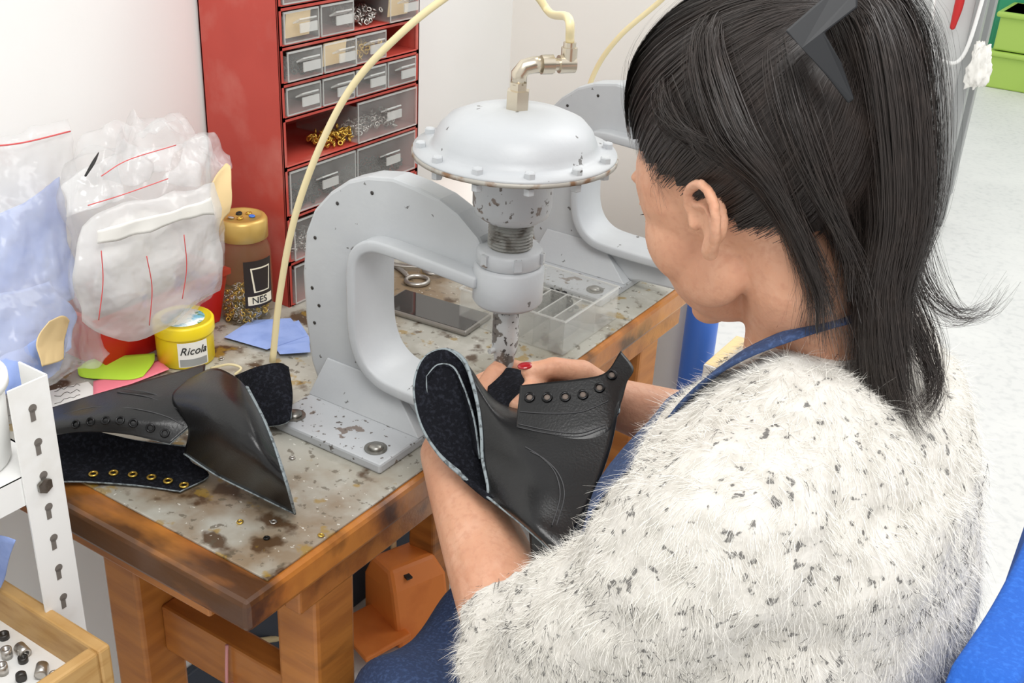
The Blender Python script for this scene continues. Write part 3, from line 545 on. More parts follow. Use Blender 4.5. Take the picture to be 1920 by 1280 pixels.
for row in ([(120, 776), (180, 763), (250, 766), (310, 780), (345, 798)], [(220, 735), (280, 745), (335, 768), (360, 785)], [(225, 728), (285, 738), (340, 762), (364, 777)]):
    MB().tube([qt.surf(*p, .0003)[0] for p in row], .0006, 6, samples=24).build('stitching', M['thread'], lb)

# ------------------------------------------------------------------ boot upper in the hands
hb = thing('boot_upper', 'black leather boot upper with wide open collar held under the press punch by the woman', 'boot upper', at(960, 850, 1.10))
dd = .035
c0 = [(905, 860, 1.05), (914, 925, 1.035), (868, 893, 1.055), (824, 852, 1.075), (790, 795, 1.09), (777, 725, 1.10), (795, 672, 1.11), (835, 655, 1.115), (868, 672, 1.105), (885, 715, 1.08), (897, 765, 1.065), (903, 815, 1.055)]
c1 = [(1000, 905, 1.005), (985, 975, .975), (980, 985, 1.0), (955, 950, 1.045), (952, 900, 1.08), (955, 850, 1.10), (960, 790, 1.11), (962, 768, 1.11), (963, 765, 1.09), (966, 785, 1.055), (978, 820, 1.035), (990, 862, 1.02)]
c2 = [(1095, 960, .985), (1052, 1035, .96), (1056, 1042, .98), (1080, 990, 1.01), (1108, 920, 1.05), (1135, 830, 1.08), (1155, 750, 1.10), (1165, 720, 1.10), (1168, 715, 1.085), (1162, 745, 1.05), (1150, 820, 1.03), (1128, 890, 1.01)]
rings3 = []
for ring in (c0, c1, c2):
    pts = [at(x, y, d+dd) for x, y, d in ring]; n_ = len(pts)
    ext = crs(pts[-2:]+pts+pts[:3], (n_+4)*6+1)[12:12+n_*6]; rings3.append(ext)
cols = [crs([rings3[i][j] for i in range(3)], 30) for j in range(len(rings3[0]))]
lf = MB(); R_ = [[cols[j][i] for j in range(len(cols))] for i in range(30)]; lf.loft(R_, caps=False)
f0 = lf.f[12*len(cols)+66]; a_, b_, c_ = (V(lf.v[i]) for i in f0[:3])
if (b_-a_).cross(c_-a_).dot(-FW) < 0: lf.f = [tuple(reversed(f)) for f in lf.f]
lf.build('shaft', LM, hb, solid=.003, recalc=False)
cut_edge(R_[0]+R_[0][:1], hb, .0019, 120); cut_edge([R_[i][9] for i in range(0, 30)], hb, .0012)
# inner fold of the collar lining
MB().patch([[at(800, 705, 1.135), at(822, 684, 1.14), at(850, 690, 1.14), at(872, 735, 1.125)], [at(806, 770, 1.13), at(832, 745, 1.165), at(858, 750, 1.165), at(888, 790, 1.11)], [at(838, 845, 1.115), at(856, 830, 1.15), at(878, 835, 1.145), at(898, 860, 1.10)]], 20, 20, face=-FW).build('collar_lining', [M['suede'], M['suede'], M['edge']], hb, solid=.002, recalc=False)
rows = [[], [], [], [], []]
for (bx, by), (m2x, m2y), (mx, my), (ux, uy), (tx, ty) in (((966, 812), (968, 797), (970, 770), (973, 745), (975, 722)), ((1025, 824), (1027, 805), (1030, 775), (1030, 745), (1030, 716)), ((1085, 832), (1087, 810), (1090, 775), (1088, 742), (1085, 710)), ((1143, 815), (1143, 795), (1143, 765), (1140, 732), (1135, 698)), ((1160, 770), (1168, 745), (1176, 716), (1180, 690), (1164, 657))):
    db, dm = depth(lf.surf(bx, by)[0]), depth(lf.surf(m2x, min(m2y, by-10))[0]); sl = min(max((dm-db)/max(by-m2y, 8), .0), .00025)
    rows[4].append(at(bx, by, db+.0015)); rows[3].append(at(m2x, m2y, dm-.0010)); rows[2].append(at(mx, my, dm-.0010+sl*(m2y-my))); rows[1].append(at(ux, uy, dm-.0005+sl*(m2y-uy))); rows[0].append(at(tx, ty, dm+sl*(m2y-ty)))
rows[1][4] = at(1188, 690, depth(rows[1][4]))
fp = MB().patch(rows, 44, 32, face=-FW); fp.build('lace_facing', LM, hb, solid=.0016, recalc=False)
for x, y in ((993, 745), (1026, 745), (1060, 744), (1093, 740), (1124, 727), (1147, 703)):
    p, n_ = fp.surf(x, y, .0006); q = MB(); q.ring(p, n_, .0042, .0013, 24, 8); eo = q.build('eyelet', M['blackeyelet'], hb)
    q = MB(); q.lathe([(.0034, 0), (.0034, .0003), (.001, .0003)], p-n_*.0003, 16, 0, V((0, 0, 1)).rotation_difference(n_).to_matrix()); q.build('eyelet_hole', M['hole'], eo)
for row, sf in (([(975, 772), (1030, 775), (1090, 772), (1140, 752)], fp), ([(972, 795), (1025, 806), (1085, 812), (1136, 796)], fp), ([(972, 801), (1025, 812), (1085, 818), (1135, 802)], fp),
            ([(985, 838), (1012, 855), (1040, 885), (1050, 930), (1035, 985)], lf), ([(994, 846), (1021, 861), (1048, 890), (1058, 930), (1043, 985)], lf)):
    MB().tube([sf.surf(*p, .0005)[0] for p in row], .0006, 6, samples=24).build('stitching', M['thread'], hb)
MB().patch([[at(920, 706, 1.215), at(950, 693, 1.215), at(985, 700, 1.205), at(1050, 720, 1.165)], [at(915, 740, 1.18), at(950, 738, 1.17), at(985, 735, 1.15), at(1050, 740, 1.14)], [at(915, 790, 1.13), at(955, 792, 1.125), at(985, 780, 1.12), at(1050, 775, 1.12)]], 20, 14, face=FW).build('tongue', LM, hb, solid=.0025, recalc=False)
MB().patch([[at(990, 975, 1.04), at(1040, 1000, 1.02), at(1080, 960, 1.04)], [at(995, 1030, 1.03), at(1035, 1050, 1.02), at(1070, 1030, 1.03)], [at(1005, 1062, 1.03), at(1030, 1078, 1.03), at(1052, 1068, 1.03)]], 14, 14, face=-FW).build('vamp', LM, hb, solid=.0022, recalc=False)

# ------------------------------------------------------------------ phone, clear tray, scissors, paper, loose eyelets
ph = thing('smartphone', 'smartphone with pale rim lying face up on the bench behind the near press', 'phone', (-.868, 1.175, SZ), math.radians(4))
MB().b2((-.075, -.036, 0), (.075, .036, .008)).build('case', M['phonecase'], ph, world=False, bevel=.003)
MB().b2((-.071, -.0325, .008), (.071, .0325, .0086)).build('screen', M['phoneglass'], ph, world=False)
ct = thing('clear_tray', 'clear plastic divided tray holding black eyelets in front of the far press', 'tray', (-.742, 1.255, SZ))
TW = .086; TH_ = .052
q = MB(); q.b2((-TW, -.075, 0), (TW, .075, .002))
for lo, hi in (((-TW, -.075, .002), (-TW+.002, .075, TH_)), ((TW-.002, -.075, .002), (TW, .075, TH_)), ((-TW+.002, -.075, .002), (TW-.002, -.073, TH_)), ((-TW+.002, .073, .002), (TW-.002, .075, TH_))): q.b2(lo, hi)
q.build('shell', M['tray'], ct, world=False)
q = MB()
for lo, hi in (((-TW-.001, -.076, TH_-.002), (-TW+.002, .076, TH_)), ((TW-.002, -.076, TH_-.002), (TW+.001, .076, TH_)), ((-TW+.002, -.076, TH_-.002), (TW-.002, -.073, TH_)), ((-TW+.002, .073, TH_-.002), (TW-.002, .076, TH_))): q.b2(lo, hi)
q.build('rim', M['clearedge'], ct, world=False)
for lo, hi in (((-TW+.002, .012, .002), (TW-.002, .0135, .046)), ((.010, -.073, .002), (.0115, .012, .046)), ((.036, -.073, .002), (.0375, .012, .046)), ((.061, -.073, .002), (.0625, .012, .046)), ((-.036, .0135, .002), (-.0345, .073, .046)), ((-.03, -.073, .002), (-.0285, .012, .046))):
    q = MB().b2(lo, hi); q.b2((lo[0], lo[1], hi[2]), (hi[0], hi[1], hi[2]+.0012), 1); q.build('divider', [M['tray'], M['clearedge']], ct, world=False)
q = MB()
for _ in range(110): q.ring(V((-.742+random.gauss(.0, .018), 1.297+random.gauss(0, .011), SZ+random.uniform(.004, .024))), V((random.gauss(0, 1), random.gauss(0, 1), random.gauss(0, 1))), .0040, .0016, 8, 5)
q.build('black_eyelets', M['ink'], label='small heap of black eyelets in the clear tray', cat='eyelets', kind='stuff')
sc = thing('scissors', 'steel scissors with open ring handles lying behind the near press', 'scissors', (-.985, 1.27, SZ))
for s_, nm in ((1, 'blade'), (-1, 'blade')):
    q = MB(); o_ = V((-.985, 1.27, SZ+.004+.003*(s_ > 0)))
    q.ring(o_+V((.03, .022*s_, 0)), (0, 0, 1), .017, .0035, 28, 8); q.tube([o_+V((.012, .020*s_, 0)), o_+V((-.02, .003*s_, 0)), o_+V((-.06, -.008*s_, 0)), o_+V((-.12, -.002*s_, 0))], [.004, .005, .006, .001], 8, flat=.4, up=(0, 0, 1), samples=16)
    q.build(nm, M['silver'], sc)
q = MB(); q.patch([[V((-1.15, 1.52, SZ+.05)), V((-1.05, 1.55, SZ+.07)), V((-.95, 1.60, SZ+.04))], [V((-1.14, 1.46, SZ+.03)), V((-1.04, 1.48, SZ+.045)), V((-.94, 1.50, SZ+.03))], [V((-1.13, 1.40, SZ+.004)), V((-1.03, 1.41, SZ+.010)), V((-.93, 1.42, SZ+.004))]], 20, 16, wob=.008, wsc=20); q.build('crumpled_paper', M['paper'], label='crumpled white paper on the bench between the two presses by the wall', cat='paper', solid=.001, recalc=False)
for px, py, m, lab in ((500, 1008, 'blackeyelet', 'black eyelet on the metal sheet near the bench corner'), (513, 978, 'silver', 'silver eyelet on the metal sheet left of the press base'), (450, 978, 'brass', 'brass eyelet lying below the lying boot upper'), (548, 858, 'silver', 'silver eyelet beside the press base'), (602, 1003, 'brass', 'brass eyelet close to the front bench edge'), (415, 672, 'silver', 'silver eyelet near the blue scraps')):
    MB().ring(onz(px, py, SZ+.0014), (random.gauss(0, .1), random.gauss(0, .1), 1), .0026, .0011, 14, 6).build('eyelet', M[m], label=lab, cat='eyelet')
MB().tube([onz(395, 690, SZ+.003), onz(430, 683, SZ+.012), onz(452, 690, SZ+.010), onz(440, 702, SZ+.003)], .0016, 8, samples=20).build('cord', M['hose'], label='short cream cord looping beside the lying boot', cat='cord')

# ------------------------------------------------------------------ slotted angle shelf unit at lower left
su = thing('shelf_unit', 'white slotted angle-iron shelf unit at the left end of the bench', 'shelf unit', (-1.0, .33, 0))
def post(x, y, sx, sy, ztop, slots):
    q = MB(); w = .040; q.b2((min(x, x-sx*w), y-.001, 0), (max(x, x-sx*w), y+.001, ztop)); q.b2((x-.001, min(y, y-sy*w), 0), (x+.001, max(y, y-sy*w), ztop)); o_ = q.build('post', M['white'], su)
    z = ztop-.03
    while slots and z > .55:
        yc = y-sy*.020; q = MB(); q.b2((x+.001, yc-.0028, z-.009), (x+.0015, yc+.0022, z+.003)); q.cyl((x+.001, yc+.0006, z+.004), (x+.0015, yc+.0006, z+.004), .0042, n=14); q.build('slot', M['slot'], o_); z -= .036
    return o_
post(-.828, .532, 1, 1, .992, 1); post(-.828, .08, 1, -1, .992, 0); post(-1.17, .532, -1, 1, .992, 0); post(-1.17, .08, -1, -1, .992, 0)
for z in (.900, .692, .25):
    q = MB(); q.b2((-1.17, .085, z-.003), (-.83, .528, z)); q.b2((-1.17, .085, z-.03), (-.83, .087, z)); q.b2((-1.17, .526, z-.03), (-.83, .528, z)); q.b2((-.832, .085, z-.03), (-.83, .528, z)); q.build('shelf', M['white'], su)
q = MB(); q.cyl((-.826, .511, .884), (-.823, .511, .884), .008, n=6); q.build('bolt', M['steel'], su)
tb = thing('plastic_tub', 'white plastic tub on the top shelf at the left edge', 'tub', (-.898, .470, .901))
MB().lathe([(.048, 0), (.050, .004), (.054, .085), (.051, .085), (.047, .006), (.001, .006)], (-.898, .470, .901), 48).build('body', M['tub'], tb)
MB().lathe([(.054, .078), (.058, .079), (.058, .087), (.053, .089), (.053, .083), (.054, .078)], (-.898, .470, .901), 48).build('rim', M['tub'], tb)
wt = thing('wooden_tray', 'pale wooden tray of loose steel bushes at lower left corner', 'tray', (-.93, .33, .694))
TX1, TY1, TX0, TY0, TZ = -.742, .500, -1.1, .15, .694
q = MB(); q.b2((TX0, TY1-.014, TZ), (TX1, TY1, TZ+.05)); q.b2((TX1-.014, TY0, TZ), (TX1, TY1-.014, TZ+.05)); q.b2((TX0, TY0, TZ), (TX0+.014, TY1-.014, TZ+.05)); q.b2((TX0+.014, TY0, TZ), (TX1-.014, TY0+.014, TZ+.05)); q.build('frame', M['traywood'], wt, bevel=.003)
MB().b2((TX0+.014, TY0+.014, TZ), (TX1-.014, TY1-.014, TZ+.006)).build('tray_floor', M['white'], wt)
for k, (px, py) in enumerate(((8, 1196), (36, 1212), (14, 1232), (44, 1240), (76, 1266), (6, 1262), (40, 1272), (104, 1282))):
    h_ = (.006, .014, .011)[k % 3]; r_ = random.uniform(.0042, .0062); lying = k in (1, 4, 6)
    p = onz(px, py, TZ+.006+(r_ if lying else 0)); Mx = (Matrix.Rotation(random.uniform(0, 6), 3, 'Z')@Matrix.Rotation(PI/2, 3, 'X')) if lying else None
    MB().lathe([(r_*.5, 0), (r_, 0), (r_, h_), (r_*.5, h_), (r_*.5, h_*.3), (.0005, h_*.3)], p, 20, 0, Mx).build('steel_bush', M['silver' if k % 3 else 'darksteel'], label='loose hollow steel bush in the pale wooden tray', cat='bush', group='steel bushes in the wooden tray')
q = MB().patch([[ony(-20, 1000, .47), ony(10, 1005, .47), ony(30, 1012, .47)], [ony(-20, 1050, .475), ony(5, 1055, .475), ony(18, 1045, .475)], [ony(-25, 1100, .484), ony(-5, 1105, .484), ony(4, 1095, .484)], [V((-.955, .484, TZ+.008)), V((-.935, .484, TZ+.008)), V((-.925, .484, TZ+.008))]], 10, 14); q.build('blue_cloth', M['blue'], label='scrap of blue cloth standing in the wooden tray at the left edge', cat='cloth', solid=.001, recalc=False)

# ------------------------------------------------------------------ under the bench
pc = V((-1.07, 1.38, 0)); pd = thing('foot_pedal', 'orange metal foot pedal on the floor under the bench', 'foot pedal', pc, math.radians(-20))
q = MB(); q.loft([[V((-.065, -.06, 0)), V((.07, -.06, 0)), V((.07, .06, 0)), V((-.065, .06, 0))], [V((-.065, -.06, .10)), V((.045, -.06, .12)), V((.045, .06, .12)), V((-.065, .06, .10))], [V((-.05, -.05, .145)), V((.015, -.05, .15)), V((.015, .05, .15)), V((-.05, .05, .145))]], sm=False); q.build('hood', M['orange'], pd, world=False, bevel=.008)
MB().box((.02, -.09, .03), (.12, .10, .012), Matrix.Rotation(.12, 3, 'X')).build('tread', M['orange'], pd, world=False, bevel=.003)
MB().box((.030, -.02, .136), (.02, .012, .004)).build('slot', M['blackplastic'], pd, world=False)
MB().tube([onz(560, 1290, .02), onz(545, 1200, .03), V((-1.12, .95, .25)), V((-1.14, 1.0, .55)), V((-1.15, .99, .74))], .006, 10, samples=40).build('air_hose', M['hose'], label='pale hose hanging under the bench behind the left legs', cat='hose')
MB().tube([pc+V((-.05, .02, .12)), V((-1.13, 1.40, .3)), V((-1.15, 1.33, .45)), V((-1.14, 1.30, .76))], .006, 10, samples=30).build('air_hose', M['hose'], label='pale hose rising from the orange foot pedal', cat='hose')
MB().tube([V((-.80, .690, .575)), V((-.803, .688, .52)), V((-.80, .684, .47)), V((-.812, .682, .40)), V((-.79, .685, .36))], .002, 8, samples=24).ring(V((-.80, .684, .50)), (1, 0, 0), .016, .002, 20, 6).build('string', M['pinkstring'], label='pink string looped over the bench stretcher', cat='string')
q = MB(); q.b2((-.64, 1.66, .0), (-.40, 1.80, .60)); q.b2((-.64, 1.655, .42), (-.40, 1.66, .60), 1); q.build('cardboard_box', [M['beige'], M['paper']], label='tan cardboard box standing beyond the end of the bench', cat='box', bevel=.003)
cc = onz(1304, 690, .50); cl = thing('blue_cylinder', 'blue cylinder with white cap standing behind the woman\'s chin', 'cylinder', (cc.x, cc.y, 0))
q = V((cc.x, cc.y, 0)); MB().lathe([(.028, 0), (.031, .01), (.031, .66), (.028, .67)], q, 32).build('body', M['bluecan'], cl); MB().lathe([(.026, .668), (.026, .70), (.015, .71), (.001, .71)], q, 24).build('cap', M['tub'], cl)

# ------------------------------------------------------------------ far background
tr = thing('storage_rack', 'grey metal rack on casters in the background behind the ponytail', 'rack', (-1.25, 4.36, 0))
for x, y in ((-.83, 4.29), (-.83, 4.44), (-1.75, 4.29), (-1.75, 4.44)):
    MB().b2((x-.02, y-.02, .13), (x+.02, y+.02, 1.7)).build('post', M['greymetal'], tr, bevel=.003)
    q = MB(); q.cyl((x-.012, y, .035), (x+.012, y, .035), .035, n=20); q.b2((x-.016, y-.012, .03), (x+.016, y+.012, .13)); q.build('caster', M['greymetal'], tr)
MB().b2((-1.73, 4.31, .18), (-.85, 4.33, 1.65)).build('panel', M['greypanel'], tr)
MB().b2((-1.75, 4.29, 1.55), (-.83, 4.44, 1.58)).build('shelf', M['greymetal'], tr)
q = crumple((-.98, 4.24, .38), (.10, .05, .26), 5.2); q.build('polythene_sheet', M['bag'], label='white polythene sheet hanging on the background rack', cat='polythene')
q = crumple((-.78, 4.23, .66), (.035, .03, .07), 9.2, amp=.5); q.build('white_rag', M['paper'], label='white rag tied to the background rack post', cat='rag')
MB().tube([V((-.90, 4.25, .93)), V((-.897, 4.25, .86)), V((-.902, 4.25, .78))], [.012, .016, .010], 12, rnd=True, samples=10).build('tool_handle', M['redhandle'], label='red tool handle hanging at top of the background rack', cat='tool')
MB().tube([V((-1.0, 4.25, 1.0)), V((-.96, 4.24, .72)), V((-.90, 4.24, .66)), V((-.84, 4.24, .70)), V((-.82, 4.25, .95))], .007, 8, samples=30).build('cable', M['tub'], label='pale cable drooping across the background rack', cat='cable')
for z0, z1, lab in ((0, .21, 'lower lime green crate on the floor in the far background'), (.215, .43, 'upper lime green crate stacked in the far background')):
    cr_ = thing('crate', lab, 'crate', (-.6, 7.25, z0)); q = MB(); q.b2((-1.25, 7.05, z0), (.1, 7.45, z1)); q.b2((-1.27, 7.03, z1-.03), (.12, 7.47, z1)); q.build('body', M['lime'], cr_, bevel=.01)
    for x in (-1.0, -.4): MB().b2((x, 7.02, z0+.09), (x+.16, 7.05, z0+.13)).build('handle_slot', M['tub'], cr_)
q = thing('cupboard', 'teal green cupboard beyond the lime crates', 'cupboard', (-.6, 7.7, 0)); MB().b2((-1.4, 7.5, 0), (.3, 7.9, 1.6)).build('body', M['teal'], q, bevel=.01); MB().b2((-1.35, 7.48, .1), (-.56, 7.5, 1.55)).build('door', M['teal'], q, bevel=.005); MB().b2((-.54, 7.48, .1), (.25, 7.5, 1.55)).build('door', M['teal'], q, bevel=.005)

# ------------------------------------------------------------------ office chair
ch = thing('office_chair', 'blue upholstered office chair under the seated woman', 'chair', (-.19, .82, 0))
q = MB(); q.loft([[V((-.21+.19*k*x, .82+.22*k*y, z)) for x, y in sq(1, 40, 4)] for k, z in ((.9, .40), (1, .42), (1, .46), (.93, .478))]); q.build('seat', M['chairblue'], ch)
q = MB(); rows = []
for z, w in ((.60, .17), (.66, .20), (.80, .225), (.915, .22), (.955, .18)):
    rows.append([V((-.044-.012*(abs(s_)**2)+.02*(z-.85), .88+w*s_, z)) for s_ in (-1, -.5, 0, .5, 1)])
q.patch(rows, 24, 20, face=(-1, 0, 0)); q.build('backrest', M['chairblue'], ch, solid=.045, recalc=False, bevel=.012)
MB().tube([V((-.18, .84, .40)), V((-.01, .84, .41)), V((.028, .85, .50)), V((.018, .86, .78))], .016, 10, samples=20).build('back_support', M['blackplastic'], ch)
MB().cyl((-.20, .82, .08), (-.20, .82, .40), .025).build('column', M['blackplastic'], ch)
for k in range(5):
    a_ = 2*PI*k/5+.3; e_ = V((-.20+.27*math.cos(a_), .82+.27*math.sin(a_), .07))
    l_ = MB().tube([V((-.20, .82, .10)), e_], [.025, .016], 10).build('base_leg', M['blackplastic'], ch); MB().cyl(e_+V((-.015, 0, -.04)), e_+V((.015, 0, -.04)), .03).build('caster', M['blackplastic'], l_)

# ------------------------------------------------------------------ the woman
person = thing('person', 'seated woman in a fluffy cream cardigan and denim apron holding a boot at the press', 'person', (-.15, .80, 0))
B = MB(); HS = 1.09
beta = math.radians(20); alpha = math.radians(23); O = V((-.274, .795, 1.221))
hf = V((-math.cos(beta)*math.cos(alpha), math.cos(beta)*math.sin(alpha), -math.sin(beta))).normalized(); hl = V((-math.sin(alpha), -math.cos(alpha), 0)); hl = (hl-hf*hl.dot(hf)).normalized(); hu = hl.cross(hf)*-1
if hu.z < 0: hu = -hu
def hp(f, l, u): return O+(hf*f+hl*l+hu*u)*HS
def he(c, s, n=24): B.ell(hp(*c), (hf*s[0]*HS, hl*s[1]*HS, hu*s[2]*HS), n)
he((-.002, 0, .045), (.099, .076, .092), 32)
he((.038, 0, .02), (.060, .071, .07)); he((.040, 0, -.034), (.048, .055, .055)); he((.048, 0, -.064), (.034, .031, .026)); he((.070, 0, -.080), (.014, .018, .013))
for s_ in (-1, 1):
    he((.048, s_*.039, -.018), (.032, .025, .036)); he((.022, s_*.043, -.046), (.034, .012, .024)); he((.082, s_*.026, .026), (.010, .028, .008)); he((.086, s_*.031, .006), (.005, .016, .004)); he((.083, s_*.031, -.008), (.005, .015, .004)); he((.084, s_*.008, -.034), (.009, .008, .007))
    E = lambda f, u, l: hp(f*1.0-.017, s_*(.070+l*.9), u*.74-.004)
    B.tube([E(.012, -.004, .003), E(.016, .014, .005), E(.009, .029, .009), E(-.008, .033, .014), E(-.020, .019, .017), E(-.018, -.004, .015), E(-.009, -.021, .010), E(.002, -.029, .005)], [.0040, .0042, .0042, .0042, .0044, .0042, .0040, .0048], 10, rnd=True, samples=30)
    B.ell(E(.001, -.027, .004), (hf*.008, hl*.006, hu*.008), 14); B.ell(E(-.004, .002, .002), (hf*.015, hl*.005, hu*.020), 16); B.ell(E(.013, -.002, .004), (hf*.0045, hl*.006, hu*.007), 12)
    B.tube([E(.006, .014, .008), E(-.008, .012, .012), E(-.010, -.010, .010), E(.002, -.018, .007)], .0026, 8, rnd=True, samples=14)
B.tube([hp(.084, 0, .018), hp(.089, 0, -.008), hp(.092, 0, -.030)], [.008, .009, .010], 12, rnd=True, samples=8)
he((.080, 0, -.053), (.010, .021, .006)); he((.078, 0, -.060), (.010, .018, .007))
B.tube([hp(-.02, 0, .0), hp(-.024, 0, -.05), V((-.226, .797, 1.12)), V((-.212, .80, 1.06))], [.048, .045, .049, .07], 20, samples=12)
def erings(mb, rows, cy=.80, n=36):
    mb.loft([[V((cx+rx*math.cos(2*PI*k/n), cy+ry*math.sin(2*PI*k/n), z)) for k in range(n)] for z, cx, rx, ry in rows])
erings(B, [(.485, -.16, .08, .15), (.53, -.16, .095, .17), (.65, -.17, .095, .14), (.80, -.18, .095, .145), (.95, -.205, .105, .155), (1.03, -.21, .085, .155), (1.08, -.21, .062, .115), (1.11, -.212, .050, .065)], .79)
SL, EL, WL = V((-.215, .64, 1.025)), at(985, 1225, 1.0), at(840, 850, 1.195)
SR, ER, WR = V((-.215, .94, 1.025)), V((-.285, 1.035, .86)), at(1156, 756, 1.195)
def limb(pts, r): B.tube(pts, r, 18, rnd=True, samples=26)
limb([V((-.21, .70, 1.045)), SL, SL.lerp(EL, .5), EL, EL.lerp(WL, .25), EL.lerp(WL, .7), WL], [.05, .052, .044, .041, .045, .037, .030])
limb([V((-.21, .88, 1.045)), SR, SR.lerp(ER, .5), ER, ER.lerp(WR, .25), ER.lerp(WR, .7), WR], [.05, .052, .044, .040, .042, .034, .027])
nails = []
def hand(W, d, n, curls, thumb, flip=1):
    d = d.normalized(); n = (n-d*n.dot(d)).normalized(); s_ = d.cross(n)*flip
    rings = []
    for t_, w_, h_ in ((-.012, .022, .018), (.0, .024, .018), (.03, .033, .017), (.06, .039, .015), (.082, .040, .0125), (.090, .036, .009)):
        rings.append([W+d*t_+s_*(w_*math.cos(2*PI*k/20))+n*(h_*math.sin(2*PI*k/20)) for k in range(20)])
    B.loft(rings)
    for off, ln, r_, st_ in ((.030, (.042, .025, .021), .0092, .084), (.0105, (.046, .029, .022), .0094, .088), (-.0105, (.042, .027, .021), .009, .084), (-.030, (.033, .021, .019), .008, .076)):
        p = W+d*st_+s_*off; pts = [W+d*(st_-.03)+s_*off*.9, p]; rr = [r_*1.1, r_*1.1]; a_ = 0
        for L_, c_ in zip(ln, curls):
            a_ += math.radians(c_); q_ = d*math.cos(a_)+n*math.sin(a_); p = p+q_*L_; pts += [p-q_*L_*.5, p]; rr += [r_*.98, r_*1.0]; r_ *= .93
        B.tube(pts, rr, 12, rnd=True)
        dor = (-n*math.cos(a_)+d*math.sin(a_)); nails.append(MB().ell(pts[-1]+dor*r_*.85+q_*.002, (q_*.0075, q_.cross(dor)*.0058, dor*.0022), 14))
    p = W+d*.018+s_*.022+n*.006; pts = [p]; rr = [.015]
    for v_, L_, r_ in zip(thumb, (.040, .033, .024), (.0132, .0115, .0095)):
        q_ = (d*v_[0]+s_*v_[1]+n*v_[2]).normalized(); pts += [p+q_*L_*.5, p+q_*L_]; rr += [r_*1.0, r_]; p = p+q_*L_
    B.tube(pts, rr, 14, rnd=True)
    dor = (s_*.9-n*.05); dor = (dor-q_*dor.dot(q_)).normalized(); nails.append(MB().ell(p+dor*.0076+q_*.004, (q_*.0085, q_.cross(dor)*.0058, dor*.0022), 16))
hand(WR, at(985, 738, 1.170)-WR, V((.55, -.8, -.15)), (50, 85, 60), ((.85, .50, .05), (.98, .10, .08), (.96, -.26, .08)), 1)
hand(WL, at(900, 755, 1.25)-WL, V((.85, .35, .0)), (30, 55, 40), ((.8, .5, .2), (.95, .2, .1), (.98, .0, .1)), -1)
co, fs, _n = remeshed(B, .0028, 4, .5)
body = MB(); body.v = co.tolist(); body.f = fs; body.s = [True]*len(fs)
lc = np.array(hp(.088, 0, -.057)); fc = np.array([co[list(f)].mean(0) for f in fs]); rel = fc-lc
mm = (np.abs(rel@np.array(hl)) < .020) & (np.abs(rel@np.array(hu)) < .010-.007*(np.abs(rel@np.array(hl))/.022)) & (np.abs(rel@np.array(hf)) < .02)
body.m = mm.astype(int).tolist()
body.build('body', [M['skin'], M['lip']], person, recalc=False)
for nb_ in nails: nb_.build('fingernail', M['nail'], person, label='red painted fingernail')
for s_ in (-1, 1):
    q = MB(); q.ell(hp(.0775, s_*.031, -.001), (hf*.0105, hl*.0120, hu*.0060), 18); eo = q.build('eye', M['iris'], person)
    q = MB(); q.tube([hp(.092, s_*.014, .026), hp(.091, s_*.030, .031), hp(.078, s_*.050, .028)], [.0018, .0024, .001], 8, flat=.6, samples=12); q.build('eyebrow', M['haircap'], person)
    q = MB()
    for k in range(9):
        p = hp(.087-.0016*k, s_*(.022+.0028*k), .001); q.tube([p, p+hf*.006+hl*s_*.003-hu*.003, p+hf*.009+hl*s_*.005-hu*.003], [.0005, .0004, .0001], 5)
    q.build('eyelashes', M['haircap'], person)

# hair -------------------------------------------------------------
Cc = np.array(hp(-.002, 0, .045)); AX = np.array([list(hf*.100), list(hl*.077), list(hu*.095)])*HS
def ed(d, s_): return Cc+(np.asarray(d)*np.asarray(s_)[..., None])@AX
thr = lambda df: np.interp(df, [-1, -.3, 0, .12, .25, .5, .75, 1], [-.75, -.62, -.38, -.20, -.22, -.04, .14, .32])
FV = .17
vol = lambda f_, u_: FV*np.clip(f_, 0, 1)*np.clip((u_+.05)*1.6, 0, 1)
H = MB(); vs = []; fs_ = []; NN = 72; MM = 36
for i in range(MM+1):
    a_ = PI*i/MM
    for k in range(NN):
        d = np.array([math.sin(a_)*math.cos(2*PI*k/NN), math.sin(a_)*math.sin(2*PI*k/NN), math.cos(a_)]); vs.append(V(ed(d, 1.025+.02*max(0, -d[0])+.80*float(vol(d[0], d[2])))))
for i in range(MM):
    for k in range(NN):
        a_ = PI*(i+.5)/MM; d = (math.sin(a_)*math.cos(2*PI*(k+.5)/NN), 0, math.cos(a_))
        if d[2] > thr(d[0])+.07: fs_.append((i*NN+k, i*NN+(k+1) % NN, (i+1)*NN+(k+1) % NN, (i+1)*NN+k))
H.add(vs, fs_, 0)
An = np.array([-.76, 0, .65]); An = An/np.linalg.norm(An)
d = unit(rng.normal(size=(50000, 3))); d = d[d[:, 2] > thr(d[:, 0])-.01+rng.normal(0, .035, len(d))]; d = d[:29000]; n = len(d); K = 16; tt = np.linspace(0, 1, K)
dot = np.clip(d@An, -.999, .999); om = np.arccos(dot)[:, None]; dirs = (np.sin((1-tt)[None]*om)/np.sin(om))[:, :, None]*d[:, None]+(np.sin(tt[None]*om)/np.sin(om))[:, :, None]*An
sag = np.clip(-d[:, 2]+.35, 0, 1)[:, None]*np.sin(PI*tt)[None]*.30; dirs[:, :, 2] -= sag*np.clip(om, 0, 2)/2; dirs = unit(dirs)
dirs = unit(dirs+rng.normal(0, .024, (n, 1, 3))*np.sin(PI*tt)[None, :, None]+rng.normal(0, .02, (n, 1, 3))*tt[None, :, None]**2)
cl_ = np.array([noise.noise(V(x)*3) for x in d])
sc_ = 1.03+vol(dirs[:, :, 0], dirs[:, :, 2])+rng.random((n, 1))*.02+np.sin(PI*tt)[None]*(.022+.03*cl_[:, None]+rng.random((n, 1))*.025)+.05*tt[None]**2
